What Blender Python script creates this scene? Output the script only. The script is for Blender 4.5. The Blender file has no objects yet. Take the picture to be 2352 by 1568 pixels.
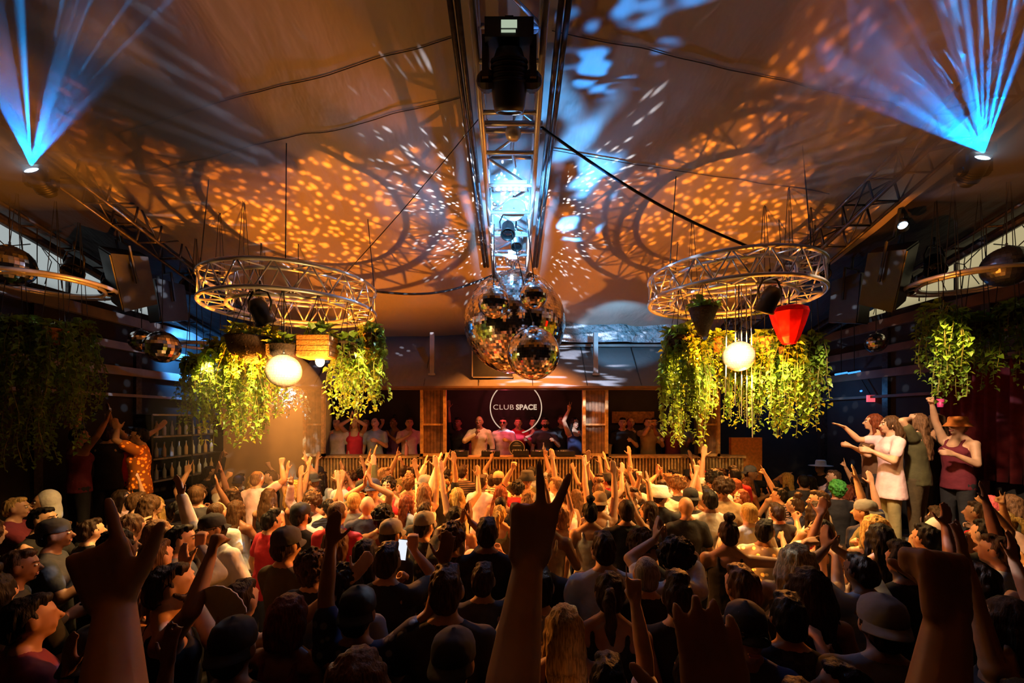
import bpy, math, random
from mathutils import Vector as V, Matrix, noise
random.seed(7)
S = bpy.context.scene
COL = S.collection
PI = math.pi
F, CX, HY, CZ = 987.0, 1176.0, 960.0, 2.64      # focal length, principal point (px) and eye height (m)

# ------------------------------------------------------------------ camera
cd = bpy.data.cameras.new('camera'); cam = bpy.data.objects.new('camera', cd); COL.objects.link(cam)
cd.sensor_width = 36.0; cd.lens = F/2352*36.0; cd.shift_y = (HY-784)/2352.0; cd.clip_start = 0.02
cam.location = (0, 0, CZ); cam.rotation_euler = (PI/2, 0, 0)
S.camera = cam
# ------------------------------------------------------------------ world: dusk outside the clerestory
w = bpy.data.worlds.new('world'); S.world = w; w.use_nodes = True
w.node_tree.nodes['Background'].inputs[0].default_value = (0.62, 0.66, 0.70, 1)
w.node_tree.nodes['Background'].inputs[1].default_value = 1.3
# ------------------------------------------------------------------ exposure and path settings
S.view_settings.view_transform = 'Standard'; S.view_settings.look = 'None'
S.view_settings.exposure = 0.22; S.view_settings.gamma = 1.0; S.view_settings.use_curve_mapping = False
cy = S.cycles
cy.max_bounces = 5; cy.diffuse_bounces = 1; cy.glossy_bounces = 3; cy.transmission_bounces = 3
cy.volume_bounces = 0; cy.transparent_max_bounces = 8; cy.caustics_reflective = False; cy.caustics_refractive = False
cy.sample_clamp_indirect = 4.0; cy.use_denoising = True

def at(px, py, Y):
    return V(((px-CX)/F*Y, Y, CZ+(HY-py)/F*Y))
def ceil_z(x, y):
    return 6.62-0.22*y+0.10*max(0.0, 1-abs(x)/4.5)
def ceil_pt(px, py, drop=0.0):
    Y = (6.62-CZ-drop)/((HY-py)/F+0.22)
    return at(px, py, Y)

# ------------------------------------------------------------------ lights
def gobo(lt, kind, scale=20.0, lo=0.0, col=(1, 1, 1), size=0.3, gain=1.0, cone=None):
    """pattern in the lamp itself (mirror-ball specks, gobo bars): strength varies with direction"""
    lt.use_nodes = True
    nt = lt.node_tree; N = nt.nodes; L = nt.links
    em = [n for n in N if n.type == 'EMISSION'][0]
    tc = N.new('ShaderNodeTexCoord')
    if kind == 'specks':
        vo = N.new('ShaderNodeTexVoronoi'); vo.inputs['Scale'].default_value = scale
        L.new(tc.outputs['Normal'], vo.inputs['Vector']); src = vo.outputs['Distance']
        mr = N.new('ShaderNodeMapRange'); mr.interpolation_type = 'SMOOTHSTEP'
        mr.inputs[1].default_value = size; mr.inputs[2].default_value = size*0.55
        mr.inputs[3].default_value = lo; mr.inputs[4].default_value = gain
        L.new(src, mr.inputs[0]); out = mr.outputs[0]
    else:
        mp = N.new('ShaderNodeMapping'); mp.inputs['Scale'].default_value = kind
        no = N.new('ShaderNodeTexNoise'); no.inputs['Scale'].default_value = scale; no.inputs['Detail'].default_value = 1.0
        L.new(tc.outputs['Normal'], mp.inputs['Vector']); L.new(mp.outputs[0], no.inputs['Vector'])
        mr = N.new('ShaderNodeMapRange'); mr.interpolation_type = 'SMOOTHSTEP'
        mr.inputs[1].default_value = size; mr.inputs[2].default_value = size+0.1
        mr.inputs[3].default_value = lo; mr.inputs[4].default_value = gain
        L.new(no.outputs[0], mr.inputs[0]); out = mr.outputs[0]
    if cone:   # specks only inside a cone round +Z of the lamp, plain light elsewhere
        sx = N.new('ShaderNodeSeparateXYZ'); L.new(tc.outputs['Normal'], sx.inputs[0])
        ab = N.new('ShaderNodeMath'); ab.operation = 'ABSOLUTE'; L.new(sx.outputs[2], ab.inputs[0])
        gt = N.new('ShaderNodeMath'); gt.operation = 'GREATER_THAN'; gt.inputs[1].default_value = cone
        L.new(ab.outputs[0], gt.inputs[0])
        mx = N.new('ShaderNodeMix'); mx.data_type = 'FLOAT'
        L.new(gt.outputs[0], mx.inputs[0]); mx.inputs[2].default_value = 1.0; L.new(out, mx.inputs[3]); out = mx.outputs[0]
    L.new(out, em.inputs['Strength'])
def light(name, typ, loc, energy, col, radius=0.03, target=None, angle=60, blend=0.3):
    d = bpy.data.lights.new(name, typ); d.energy = energy; d.color = col
    d.shadow_soft_size = radius
    if typ == 'SPOT': d.spot_size = math.radians(angle); d.spot_blend = blend
    o = bpy.data.objects.new(name, d); COL.objects.link(o); o.location = loc
    if target is not None:
        o.rotation_euler = (V(target)-V(loc)).to_track_quat('-Z', 'Y').to_euler()
    return o
WARM = (1.0, 0.295, 0.04); EMBER = (1.0, 0.27, 0.018); AMBER = (1.0, 0.52, 0.15); BLUE = (0.0, 0.27, 1.0); ICE = (0.16, 0.55, 1.0)
RL = (-2.80, 5.5, 4.17); RR = (2.80, 5.5, 4.30)          # ring centres
lampL = light('ring_lamp_glow', 'SPOT', (-2.90, 4.98, 2.92), 520, EMBER, 0.022, (-2.9, 5.0, 6.0), 142, 0.25)
gobo(lampL.data, 'specks', 25, 0.42, size=0.42, gain=2.6, cone=0.72)
lampR = light('ring_lamp_glow', 'SPOT', (2.68, 4.85, 2.98), 400, EMBER, 0.022, (2.7, 4.9, 6.0), 142, 0.25)
gobo(lampR.data, 'specks', 25, 0.36, size=0.42, gain=2.4, cone=0.72)
# warm washes on the dance floor from the side trusses and the rings
light('floor_wash', 'SPOT', (-4.3, 7.6, 4.6), 3600, WARM, 0.12, (-1.6, 5.9, 1.4), 74, 0.8)
light('floor_wash', 'SPOT', (4.1, 7.6, 4.6), 4400, WARM, 0.12, (2.0, 5.7, 1.4), 78, 0.8)
light('floor_wash', 'SPOT', (2.9, 3.9, 4.7), 800, (1.0, .66, .40), 0.1, (5.3, 5.8, 1.9), 40, 0.5)
light('floor_wash', 'SPOT', (0.0, 7.3, 4.4), 1300, WARM, 0.12, (0.0, 5.9, 1.5), 84, 0.8)
light('counter_wash', 'SPOT', (0.2, 7.55, 4.6), 420, WARM, 0.1, (0.1, 8.3, 1.25), 100, 0.5)
# blue
light('truss_blue', 'SPOT', (0.05, 3.1, 4.6), 1300, ICE, 0.05, (0, 5.4, 5.15), 22, 0.5)
light('truss_blue', 'POINT', (0.0, 5.6, 5.03), 75, (0.10, 0.42, 1.0), 0.04)
b = light('ceiling_blue', 'SPOT', (1.2, 6.9, 4.2), 700, (.08,.40,1.0), 0.02, ceil_pt(1300, 480), 42, 0.5)
gobo(b.data, (1.0, 3.5, 1.0), 3.2, 0.0, size=0.52, gain=2.4)
b = light('ceiling_blue', 'SPOT', (1.0, 4.4, 4.3), 150, (.03, .30, 1.0), 0.02, ceil_pt(1410, 40), 50, 0.5)
gobo(b.data, (1.0, 3.0, 1.0), 4.0, 0.0, size=0.53, gain=2.4)
b = light('ball_specks', 'POINT', (-0.02, 5.85, 4.80), 300, (0.70, 0.8, 1.0), 0.01)
gobo(b.data, 'specks', 26, 0.0, size=0.30, gain=2.6); b.rotation_euler = (.3, .1, .8)
MVL = at(95, 405, 4.6); MVR = at(2235, 378, 4.35)
b = light('mover_beams', 'SPOT', MVL+V((0.0, -0.10, 0.06)), 2600, BLUE, 0.008, ceil_pt(110, -420), 32, 0.25)
gobo(b.data, (1.0, 0.0, 0.0), 38.0, 0.0, size=0.54, gain=3.5)
b = light('mover_beams', 'SPOT', MVR+V((0.0, -0.10, 0.06)), 3000, (0.0, 0.27, 1.0), 0.008, ceil_pt(2110, -30), 44, 0.25)
gobo(b.data, (1.0, 0.12, 0.0), 34.0, 0.0, size=0.54, gain=3.0)
b = light('canopy_streaks', 'SPOT', (0.9, 6.2, 4.7), 500, (0.6, 0.75, 1.0), 0.02, (0.9, 9.0, 3.6), 60, 0.4)
gobo(b.data, (1.0, 5.0, 1.0), 4.0, 0.03, size=0.55, gain=2.2)
light('bar_blue', 'SPOT', (-6.35, 8.7, 4.0), 220, (0.06, 0.36, 1.0), 0.06, (-7.0, 9.2, 3.9), 130, 0.6)
light('bar_blue', 'POINT', (6.35, 9.0, 3.15), 8, (0.08, 0.4, 1.0), 0.06)
light('booth_red', 'POINT', (-0.15, 8.75, 3.05), 20, (1.0, 0.08, 0.12), 0.05)
light('booth_key', 'SPOT', (-.45, 8.3, 3.12), 22, (1.0, .50, .22), 0.04, (-.68, 8.95, 2.15), 50, 0.5)
light('booth_amber', 'POINT', (3.0, 9.0, 3.0), 3, WARM, 0.05)

# ------------------------------------------------------------------ materials
def nt_of(m):
    m.use_nodes = True; return m.node_tree.nodes, m.node_tree.links, m.node_tree.nodes['Principled BSDF']
def mat(name, col, rough=0.6, metal=0.0, emit=None, estr=0.0, noise_amt=0.0, nscale=20.0, bump=0.0, bscale=60.0, trans=0.0):
    m = bpy.data.materials.new(name); N, L, P = nt_of(m)
    P.inputs['Base Color'].default_value = (*col, 1); P.inputs['Roughness'].default_value = rough
    P.inputs['Metallic'].default_value = metal
    if emit: P.inputs['Emission Color'].default_value = (*emit, 1); P.inputs['Emission Strength'].default_value = estr
    if noise_amt:
        tc = N.new('ShaderNodeTexCoord'); n = N.new('ShaderNodeTexNoise'); n.inputs['Scale'].default_value = nscale
        L.new(tc.outputs['Object'], n.inputs['Vector'])
        r = N.new('ShaderNodeValToRGB')
        r.color_ramp.elements[0].position = 0.3; r.color_ramp.elements[1].position = 0.7
        r.color_ramp.elements[0].color = (*[c*(1-noise_amt) for c in col], 1)
        r.color_ramp.elements[1].color = (*[min(1, c*(1+noise_amt)) for c in col], 1)
        L.new(n.outputs[0], r.inputs[0]); L.new(r.outputs[0], P.inputs['Base Color'])
    if bump:
        tc = N.new('ShaderNodeTexCoord'); n = N.new('ShaderNodeTexNoise'); n.inputs['Scale'].default_value = bscale
        L.new(tc.outputs['Object'], n.inputs['Vector'])
        b = N.new('ShaderNodeBump'); b.inputs['Strength'].default_value = bump; b.inputs['Distance'].default_value = 0.02
        L.new(n.outputs[0], b.inputs['Height']); L.new(b.outputs[0], P.inputs['Normal'])
    return m
def objcol(name, rough, pattern=None, sss=False):
    """material whose colour is the object's own colour, with a woven, stranded or printed variation"""
    m = bpy.data.materials.new(name); N, L, P = nt_of(m); P.inputs['Roughness'].default_value = rough
    oi = N.new('ShaderNodeObjectInfo'); tc = N.new('ShaderNodeTexCoord')
    mx = N.new('ShaderNodeMix'); mx.data_type = 'RGBA'; mx.blend_type = 'MULTIPLY'
    mx.inputs[0].default_value = 1.0
    L.new(oi.outputs['Color'], mx.inputs[6])
    r = N.new('ShaderNodeValToRGB'); E = r.color_ramp.elements
    if pattern == 'strand':
        mp = N.new('ShaderNodeMapping'); mp.inputs['Scale'].default_value = (120, 120, 14)
        n = N.new('ShaderNodeTexNoise'); n.inputs['Scale'].default_value = 1.0
        L.new(tc.outputs['Object'], mp.inputs[0]); L.new(mp.outputs[0], n.inputs['Vector'])
        E[0].position = 0.35; E[1].position = 0.65; E[0].color = (.5, .5, .5, 1); E[1].color = (1.3, 1.3, 1.3, 1)
        b = N.new('ShaderNodeBump'); b.inputs['Strength'].default_value = 0.5; b.inputs['Distance'].default_value = 0.01
        L.new(n.outputs[0], b.inputs['Height']); L.new(b.outputs[0], P.inputs['Normal'])
        P.inputs['Specular IOR Level'].default_value = 0.18
        out = n.outputs[0]
    elif pattern == 'stripe':
        n = N.new('ShaderNodeTexWave'); n.bands_direction = 'Z'; n.inputs['Scale'].default_value = 9.0
        L.new(tc.outputs['Object'], n.inputs['Vector']); out = n.outputs[0]
        E[0].position = 0.45; E[1].position = 0.55; E[0].color = (.08, .08, .1, 1); E[1].color = (1, 1, 1, 1)
    elif pattern == 'floral':
        n = N.new('ShaderNodeTexVoronoi'); n.inputs['Scale'].default_value = 17.0
        L.new(tc.outputs['Object'], n.inputs['Vector']); out = n.outputs['Distance']
        E[0].position = 0.25; E[1].position = 0.34; E[0].color = (9, 7, 3, 1); E[1].color = (1, 1, 1, 1)
    elif pattern == 'plaid':
        n = N.new('ShaderNodeTexChecker'); n.inputs['Scale'].default_value = 22.0
        L.new(tc.outputs['Object'], n.inputs['Vector']); out = n.outputs['Fac']
        E[0].color = (.35, .35, .4, 1); E[1].color = (1, 1, 1, 1)
    else:
        n = N.new('ShaderNodeTexNoise'); n.inputs['Scale'].default_value = 12.0
        L.new(tc.outputs['Object'], n.inputs['Vector']); out = n.outputs[0]
        E[0].position = 0.3; E[1].position = 0.7; E[0].color = (.85, .85, .85, 1); E[1].color = (1.08, 1.08, 1.08, 1)
        b = N.new('ShaderNodeBump'); b.inputs['Strength'].default_value = 0.35 if not sss else 0.05; b.inputs['Distance'].default_value = 0.03
        L.new(n.outputs[0], b.inputs['Height']); L.new(b.outputs[0], P.inputs['Normal'])
    L.new(out, r.inputs[0]); L.new(r.outputs[0], mx.inputs[7]); L.new(mx.outputs[2], P.inputs['Base Color'])
    if sss: P.inputs['Specular IOR Level'].default_value = 0.45
    return m
M_SKIN = objcol('skin', 0.5, sss=True); M_HAIR = objcol('hair', 0.55, 'strand'); M_CLOTH = objcol('cloth', 0.85)
M_STRIPE = objcol('striped cloth', 0.85, 'stripe'); M_FLORAL = objcol('printed cloth', 0.8, 'floral'); M_PLAID = objcol('checked cloth', 0.85, 'plaid')
M_SHOE = mat('shoe rubber', (.05, .05, .05), .6); M_EYE = mat('eye white', (.75, .72, .7), .2); M_LIP = mat('lips', (.45, .16, .13), .5)
M_LENS = mat('dark lens', (.01, .01, .012), .08); M_BLACK = mat('matte black paint', (.012, .012, .013), .45, noise_amt=.3)
M_ALU = mat('truss aluminium', (.74, .74, .76), .34, .55, noise_amt=.12, nscale=9)
M_STEEL = mat('grey steel', (.35, .35, .37), .4, 1.0, noise_amt=.2)
M_DARKALU = mat('dark truss tube', (.10, .085, .08), .4, .8, noise_amt=.3)
M_WOOD = mat('amber pine', (.58, .34, .12), .6, noise_amt=.35, nscale=14, bump=.2)
M_WOOD2 = mat('brown plank', (.20, .10, .045), .65, noise_amt=.4, nscale=10)
M_DARK = mat('dark wall paint', (.02, .018, .018), .8, noise_amt=.3, nscale=3)
M_BEAM = mat('grey painted beam', (.34, .30, .28), .6, noise_amt=.2, nscale=4)
M_BEAMR = mat('brown painted beam', (.17, .09, .05), .6, noise_amt=.25, nscale=4)
M_FLOOR = mat('scuffed concrete', (.10, .09, .085), .7, noise_amt=.3, nscale=3)
M_CABLE = mat('black rubber cable', (.008, .008, .009), .6)
M_LEAF = mat('pothos leaf', (.17, .33, .04), .42, noise_amt=.5, nscale=6)
M_STEM = mat('vine stem', (.18, .17, .04), .6)
M_WICKER = mat('dark wicker', (.045, .025, .014), .75, noise_amt=.4, nscale=40, bump=.6)
M_WICKERO = mat('orange woven basket', (.85, .30, .05), .7, noise_amt=.3, nscale=40, bump=.5)
M_STRING = mat('white string', (.85, .82, .75), .6)
M_PALE = mat('leaf paled as if lit', (.55, .75, .72), .5, noise_amt=.2)  # brightness of the lit leaves is put into this pale colour
M_TAN = mat('tan plaster', (.30, .18, .09), .8, noise_amt=.15, nscale=2)
def translucent_leaf(m):
    N, L, P = nt_of(m)
    P.inputs['Specular IOR Level'].default_value = 0.5
    t = N.new('ShaderNodeBsdfTranslucent'); t.inputs[0].default_value = (.34, .46, .05, 1)
    ms = N.new('ShaderNodeMixShader'); ms.inputs[0].default_value = 0.4
    out = [n for n in N if n.type == 'OUTPUT_MATERIAL'][0]
    L.new(P.outputs[0], ms.inputs[1]); L.new(t.outputs[0], ms.inputs[2]); L.new(ms.outputs[0], out.inputs[0])
translucent_leaf(M_LEAF)
def fabric(name, col, wr, rough=.6, bscale=2.2):
    m = bpy.data.materials.new(name); N, L, P = nt_of(m)
    P.inputs['Base Color'].default_value = (*col, 1); P.inputs['Roughness'].default_value = rough
    tc = N.new('ShaderNodeTexCoord'); mp = N.new('ShaderNodeMapping'); mp.inputs['Scale'].default_value = (1, .45, 1)
    n = N.new('ShaderNodeTexNoise'); n.inputs['Scale'].default_value = bscale; n.inputs['Detail'].default_value = 4; n.inputs['Distortion'].default_value = .2
    L.new(tc.outputs['Object'], mp.inputs[0]); L.new(mp.outputs[0], n.inputs['Vector'])
    b = N.new('ShaderNodeBump'); b.inputs['Strength'].default_value = wr; b.inputs['Distance'].default_value = 0.25
    L.new(n.outputs[0], b.inputs['Height']); L.new(b.outputs[0], P.inputs['Normal'])
    return m
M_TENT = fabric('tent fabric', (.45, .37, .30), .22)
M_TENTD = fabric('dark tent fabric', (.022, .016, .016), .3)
M_TARP = fabric('silver tarp', (.55, .58, .62), .9, .25, 6)
M_CANOPY = fabric('grey awning cloth', (.22, .19, .19), .35, .55, 1.5)
def mirror_mat():
    m = bpy.data.materials.new('mirror facets'); N, L, P = nt_of(m)
    P.inputs['Metallic'].default_value = 1; P.inputs['Base Color'].default_value = (.92, .90, .88, 1); P.inputs['Roughness'].default_value = .09
    return m
M_MIRROR = mirror_mat()
M_MIRRORS = mat('frosted mirror facets', (.95, .86, .72), .34, .55)
def emis(name, col, s):
    m = bpy.data.materials.new(name); N, L, P = nt_of(m)
    P.inputs['Base Color'].default_value = (0, 0, 0, 1); P.inputs['Emission Color'].default_value = (*col, 1); P.inputs['Emission Strength'].default_value = s
    return m
E_BULB = emis('warm bulb glow', (1.0, .72, .30), 14); E_BLUE = emis('blue lamp lens', (.55, .8, 1.0), 9); E_LCD = emis('lcd glow', (.62, .75, .55), .55)
E_SIGN = emis('lit sign letters', (1.0, .72, .5), .55); E_RED = emis('red exit glow', (1.0, .12, .16), .9); E_WHITE = emis('white lamp lens', (.7, .85, 1.0), 4)

# ------------------------------------------------------------------ mesh builder
class MB:
    def __init__(s): s.v = []; s.f = []; s.mi = []; s.k = 0
    def add(s, vs, fs):
        o = len(s.v); s.v.extend([tuple(v) for v in vs]); s.f.extend([tuple(i+o for i in f) for f in fs]); s.mi.extend([s.k]*len(fs)); return s
    def box(s, c, d, R=None):
        c = V(c); h = [x/2 for x in d]; vs = []
        for x in (-1, 1):
            for y in (-1, 1):
                for z in (-1, 1):
                    p = V((x*h[0], y*h[1], z*h[2]))
                    vs.append(c+(R @ p if R else p))
        return s.add(vs, [(0, 1, 3, 2), (4, 6, 7, 5), (0, 4, 5, 1), (2, 3, 7, 6), (0, 2, 6, 4), (1, 5, 7, 3)])
    def frame(s, p, q):
        d = (V(q)-V(p)); L = d.length; d = d/L if L > 1e-9 else V((0, 0, 1))
        a = d.orthogonal().normalized(); return d, a, d.cross(a), L
    def tube(s, p, q, r, r2=None, n=8):
        r2 = r if r2 is None else r2; p = V(p); q = V(q); d, a, b, L = s.frame(p, q); vs = []
        for c, rr in ((p, r), (q, r2)):
            vs += [c+(a*math.cos(2*PI*i/n)+b*math.sin(2*PI*i/n))*rr for i in range(n)]
        fs = [(i, (i+1) % n, n+(i+1) % n, n+i) for i in range(n)]+[tuple(range(n-1, -1, -1)), tuple(range(n, 2*n))]
        return s.add(vs, fs)
    def path(s, pts, r, n=6, closed=False):
        pts = [V(p) for p in pts]; m = len(pts); vs = []
        a = None
        for i, p in enumerate(pts):
            t = (pts[(i+1) % m]-pts[i-1]) if closed or 0 < i < m-1 else (pts[min(i+1, m-1)]-pts[max(i-1, 0)])
            t.normalize()
            a = t.orthogonal().normalized() if a is None else (a-t*a.dot(t)).normalized()
            b = t.cross(a); rr = r[i] if isinstance(r, (list, tuple)) else r
            vs += [p+(a*math.cos(2*PI*k/n)+b*math.sin(2*PI*k/n))*rr for k in range(n)]
        fs = []
        for i in range(m if closed else m-1):
            j = (i+1) % m
            fs += [(i*n+k, i*n+(k+1) % n, j*n+(k+1) % n, j*n+k) for k in range(n)]
        if not closed: fs += [tuple(range(n-1, -1, -1)), tuple(range((m-1)*n, m*n))]
        return s.add(vs, fs)
    def cap(s, p, q, r1, r2, n=10, m=3):        # capsule with two radii
        p = V(p); q = V(q); d, a, b, L = s.frame(p, q); rings = []
        for i in range(1, m+1):
            t = PI/2*i/m; rings.append((p-d*r1*math.cos(t), r1*math.sin(t)))
        for i in range(m, 0, -1):
            t = PI/2*i/m; rings.append((q+d*r2*math.cos(t), r2*math.sin(t)))
        vs = [p-d*r1]
        for c, rr in rings: vs += [c+(a*math.cos(2*PI*i/n)+b*math.sin(2*PI*i/n))*rr for i in range(n)]
        vs.append(q+d*r2); K = len(rings); fs = [(0, 1+(i+1) % n, 1+i) for i in range(n)]
        for k in range(K-1):
            fs += [(1+k*n+i, 1+k*n+(i+1) % n, 1+(k+1)*n+(i+1) % n, 1+(k+1)*n+i) for i in range(n)]
        e = 1+K*n; fs += [(e, 1+(K-1)*n+i, 1+(K-1)*n+(i+1) % n) for i in range(n)]
        return s.add(vs, fs)
    def ell(s, c, r, n=14, m=9, R=None, zmin=-1.0, zmax=1.0):
        c = V(c); vs = []; r = (r, r, r) if not hasattr(r, '__len__') else r
        for j in range(m+1):
            z = zmin+(zmax-zmin)*j/m if (zmin > -1 or zmax < 1) else -math.cos(PI*j/m)
            q = math.sqrt(max(0, 1-z*z))
            for i in range(n):
                p = V((q*math.cos(2*PI*i/n)*r[0], q*math.sin(2*PI*i/n)*r[1], z*r[2])); vs.append(c+(R @ p if R else p))
        fs = []
        for j in range(m):
            fs += [(j*n+i, j*n+(i+1) % n, (j+1)*n+(i+1) % n, (j+1)*n+i) for i in range(n)]
        fs += [tuple(range(n-1, -1, -1)), tuple(range(m*n, (m+1)*n))]
        return s.add(vs, fs)
    def loft(s, secs, n=18):                    # (z, rx, ry, yoff) ellipses, closed
        vs = []
        for z, rx, ry, yo in secs: vs += [(rx*math.cos(2*PI*i/n), yo+ry*math.sin(2*PI*i/n), z) for i in range(n)]
        fs = []
        for k in range(len(secs)-1): fs += [(k*n+i, k*n+(i+1) % n, (k+1)*n+(i+1) % n, (k+1)*n+i) for i in range(n)]
        K = len(secs)-1; fs += [tuple(range(n-1, -1, -1)), tuple(range(K*n, K*n+n))]
        return s.add(vs, fs)
    def lathe(s, prof, c=(0, 0, 0), n=24, axis=None):
        c = V(c); Q = V((0, 0, 1)).rotation_difference(V(axis)).to_matrix() if axis is not None else None; vs = []
        for r, z in prof:
            for i in range(n):
                p = V((r*math.cos(2*PI*i/n), r*math.sin(2*PI*i/n), z)); vs.append(c+(Q @ p if Q else p))
        fs = []
        for k in range(len(prof)-1): fs += [(k*n+i, k*n+(i+1) % n, (k+1)*n+(i+1) % n, (k+1)*n+i) for i in range(n)]
        return s.add(vs, fs)
    def mesh(s, name):
        me = bpy.data.meshes.new(name); me.from_pydata(s.v, [], s.f); me.update(); return me
    def build(s, name, mats, parent=None, smooth=False, loc=None):
        me = s.mesh(name)
        for m in (mats if isinstance(mats, list) else [mats]): me.materials.append(m)
        if any(s.mi): me.polygons.foreach_set('material_index', s.mi)
        if smooth: me.polygons.foreach_set('use_smooth', [True]*len(me.polygons))
        return link(name, me, parent, loc)
def link(name, me, parent=None, loc=None):
    o = bpy.data.objects.new(name, me); COL.objects.link(o)
    if loc is not None: o.location = loc
    if parent is not None: o.parent = parent
    return o
def tag(o, label, cat, group=None, kind=None):
    o['label'] = label; o['category'] = cat
    if group: o['group'] = group
    if kind: o['kind'] = kind
    return o
def thing(name, loc, label, cat, group=None, rz=0.0):
    o = bpy.data.objects.new(name, None); COL.objects.link(o); o.location = loc; o.rotation_euler = (0, 0, rz)
    return tag(o, label, cat, group)
def struct(o): o['kind'] = 'structure'; return o
# ------------------------------------------------------------------ the room
XW = 7.0
m = MB(); m.box((0, 4.2, -.05), (15, 12.4, .1)); struct(m.build('floor', M_FLOOR))
# tent ceiling: a cloth that falls towards the stage, puckered between its seams
def pucker(x, y):
    n = noise.noise(V((x*1.3, y*.55, 0)))*.05+noise.noise(V((x*.6+9, y*2.1, 3)))*.035+noise.noise(V((x*3.1, y*1.4, 7)))*.018
    seam = min(abs(((y+.4) % 1.9)-.95), .95)/.95
    return n*(.4+.6*(1-seam))-.05*(1-seam)
m = MB(); nx, ny = 110, 90; X0, X1, Y0, Y1 = -5.1, 5.1, -1.5, 9.75
vs = []
for j in range(ny+1):
    for i in range(nx+1):
        x = X0+(X1-X0)*i/nx; y = Y0+(Y1-Y0)*j/ny; vs.append((x, y, ceil_z(x, y)+pucker(x, y)))
m.add(vs, [(j*(nx+1)+i, (j+1)*(nx+1)+i, (j+1)*(nx+1)+i+1, j*(nx+1)+i+1) for j in range(ny) for i in range(nx)])
ceiling = struct(m.build('ceiling', M_TENT, smooth=True))
# seams sewn across the cloth
m = MB()
for (a, b) in (((270, 298), (1050, 112)), ((330, 395), (1066, 240)), ((1268, 96), (2080, 246)), ((1262, 365), (1905, 450))):
    pts = []
    for k in range(41):
        t = k/40; p = ceil_pt(a[0]+(b[0]-a[0])*t, a[1]+(b[1]-a[1])*t, .03); p.z = ceil_z(p.x, p.y)+pucker(p.x, p.y)-.012; pts.append(p)
    m.path(pts, .004, 5)
struct(m.build('seam', M_DARKALU, ceiling))
# darker outer bays of the tent either side
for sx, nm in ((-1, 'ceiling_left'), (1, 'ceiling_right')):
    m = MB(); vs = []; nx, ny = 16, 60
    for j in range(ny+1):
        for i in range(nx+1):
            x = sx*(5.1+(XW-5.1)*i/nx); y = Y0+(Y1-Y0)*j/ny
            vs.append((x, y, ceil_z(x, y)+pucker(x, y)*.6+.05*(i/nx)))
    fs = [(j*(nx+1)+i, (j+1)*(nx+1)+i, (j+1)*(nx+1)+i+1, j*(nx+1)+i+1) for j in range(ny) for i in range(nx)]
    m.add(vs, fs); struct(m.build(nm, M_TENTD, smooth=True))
# side walls with a clerestory band of backlit cloth above 4.62 m
ZC = 4.62
for sx, nm, bm, k in ((-1, 'left', M_BEAM, 1), (1, 'right', M_BEAMR, 2)):
    m = MB(); m.box((sx*(XW+.1), 4.2, ZC/2), (.2, 11.6, ZC))
    m.box((sx*(XW+.1), 1.35, 5.8), (.2, 5.9, 2.36))
    wl = struct(m.build('wall_'+nm, M_DARK))
    t = MB()
    for z, h in ((4.40, .17), (3.92, .13), (3.48, .15), (3.05, .05)):
        t.box((sx*(XW-.05), 6.0, z), (.10, 8.2, h))
    struct(t.build('trim_%d' % k, bm))
    t = MB()
    for y in (4.6, 6.3, 8.0, 9.6): t.box((sx*(XW-.03), y, 2.3), (.06, .12, 4.6))
    struct(t.build('trim_%d' % (k+2), M_DARKALU))
    # backlit cloth pane
    pm = bpy.data.materials.new('backlit cloth '+nm); N, L, P = nt_of(pm)
    tl = N.new('ShaderNodeBsdfTranslucent'); tl.inputs[0].default_value = (.62, .64, .62, 1) if sx < 0 else (.70, .62, .44, 1)
    nn = N.new('ShaderNodeTexNoise'); nn.inputs['Scale'].default_value = 3.0
    L.new(tl.outputs[0], [n for n in N if n.type == 'OUTPUT_MATERIAL'][0].inputs[0])
    pane = MB(); pane.box((sx*(XW+.12), 7.05, 5.2), (.012, 5.5, 1.4))
    win = struct(pane.build('window_%d' % k, pm))
    fr = MB()
    for y in (4.35, 5.6, 6.85, 8.1, 9.35): fr.box((sx*(XW+.08), y, 5.1), (.05, .03, 1.2))
    struct(fr.build('window_frame', M_DARKALU, win))
m = MB(); m.box((0, 9.95, 2.45), (14.4, .2, 4.9)); struct(m.build('wall_back', M_DARK))
m = MB(); m.box((0, -1.6, 3.5), (14.4, .2, 7.2)); struct(m.build('wall_front', M_DARK))
# tan plaster partition beside the booth
m = MB(); m.box((-5.2, 9.3, 1.95), (2.0, .14, 3.0)); m.box((-6.15, 9.25, 3.05), (.1, .2, 1.2)); struct(m.build('wall_partition', M_TAN))
m = MB()
p = at(712, 950, 9.0); m.box((p.x, 9.0, 1.8), (.09, .09, 3.0)); struct(m.build('trim_7', M_STEEL))
# riser under the photographer's end of the floor
m = MB(); m.box((0, -.48, .3), (4.4, 2.0, .6)); struct(m.build('floor_riser', M_DARK))
# bracing wires across the clerestory
for sx, lab in ((-1, 'thin dark wires crossing the grey backlit cloth above the bar wall'), (1, 'thin dark wires crossing the beige backlit cloth above the booth lounge')):
    m = MB(); rnd = random.Random(3+sx)
    for k in range(9):
        y = 5.0+k*.47; m.path([(sx*(XW-.03), y, 4.64), (sx*(XW-.04), y+rnd.uniform(-.25, .25), 5.0), (sx*(XW-.03), y+rnd.uniform(-.3, .3), 5.40-.05*k)], .006, 5)
    for k in range(6):
        y = 5.2+k*.7
        m.path([(sx*(XW-.05), y-.30, 5.2), (sx*(XW-.05), y, 5.0), (sx*(XW-.05), y+.30, 5.15)], .008, 5)
        m.path([(sx*(XW-.05), y, 5.0), (sx*(XW-.05), y+.04, 4.64)], .008, 5)
    tag(m.build('hanging_wire_net', M_CABLE), lab, 'wires')
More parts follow.
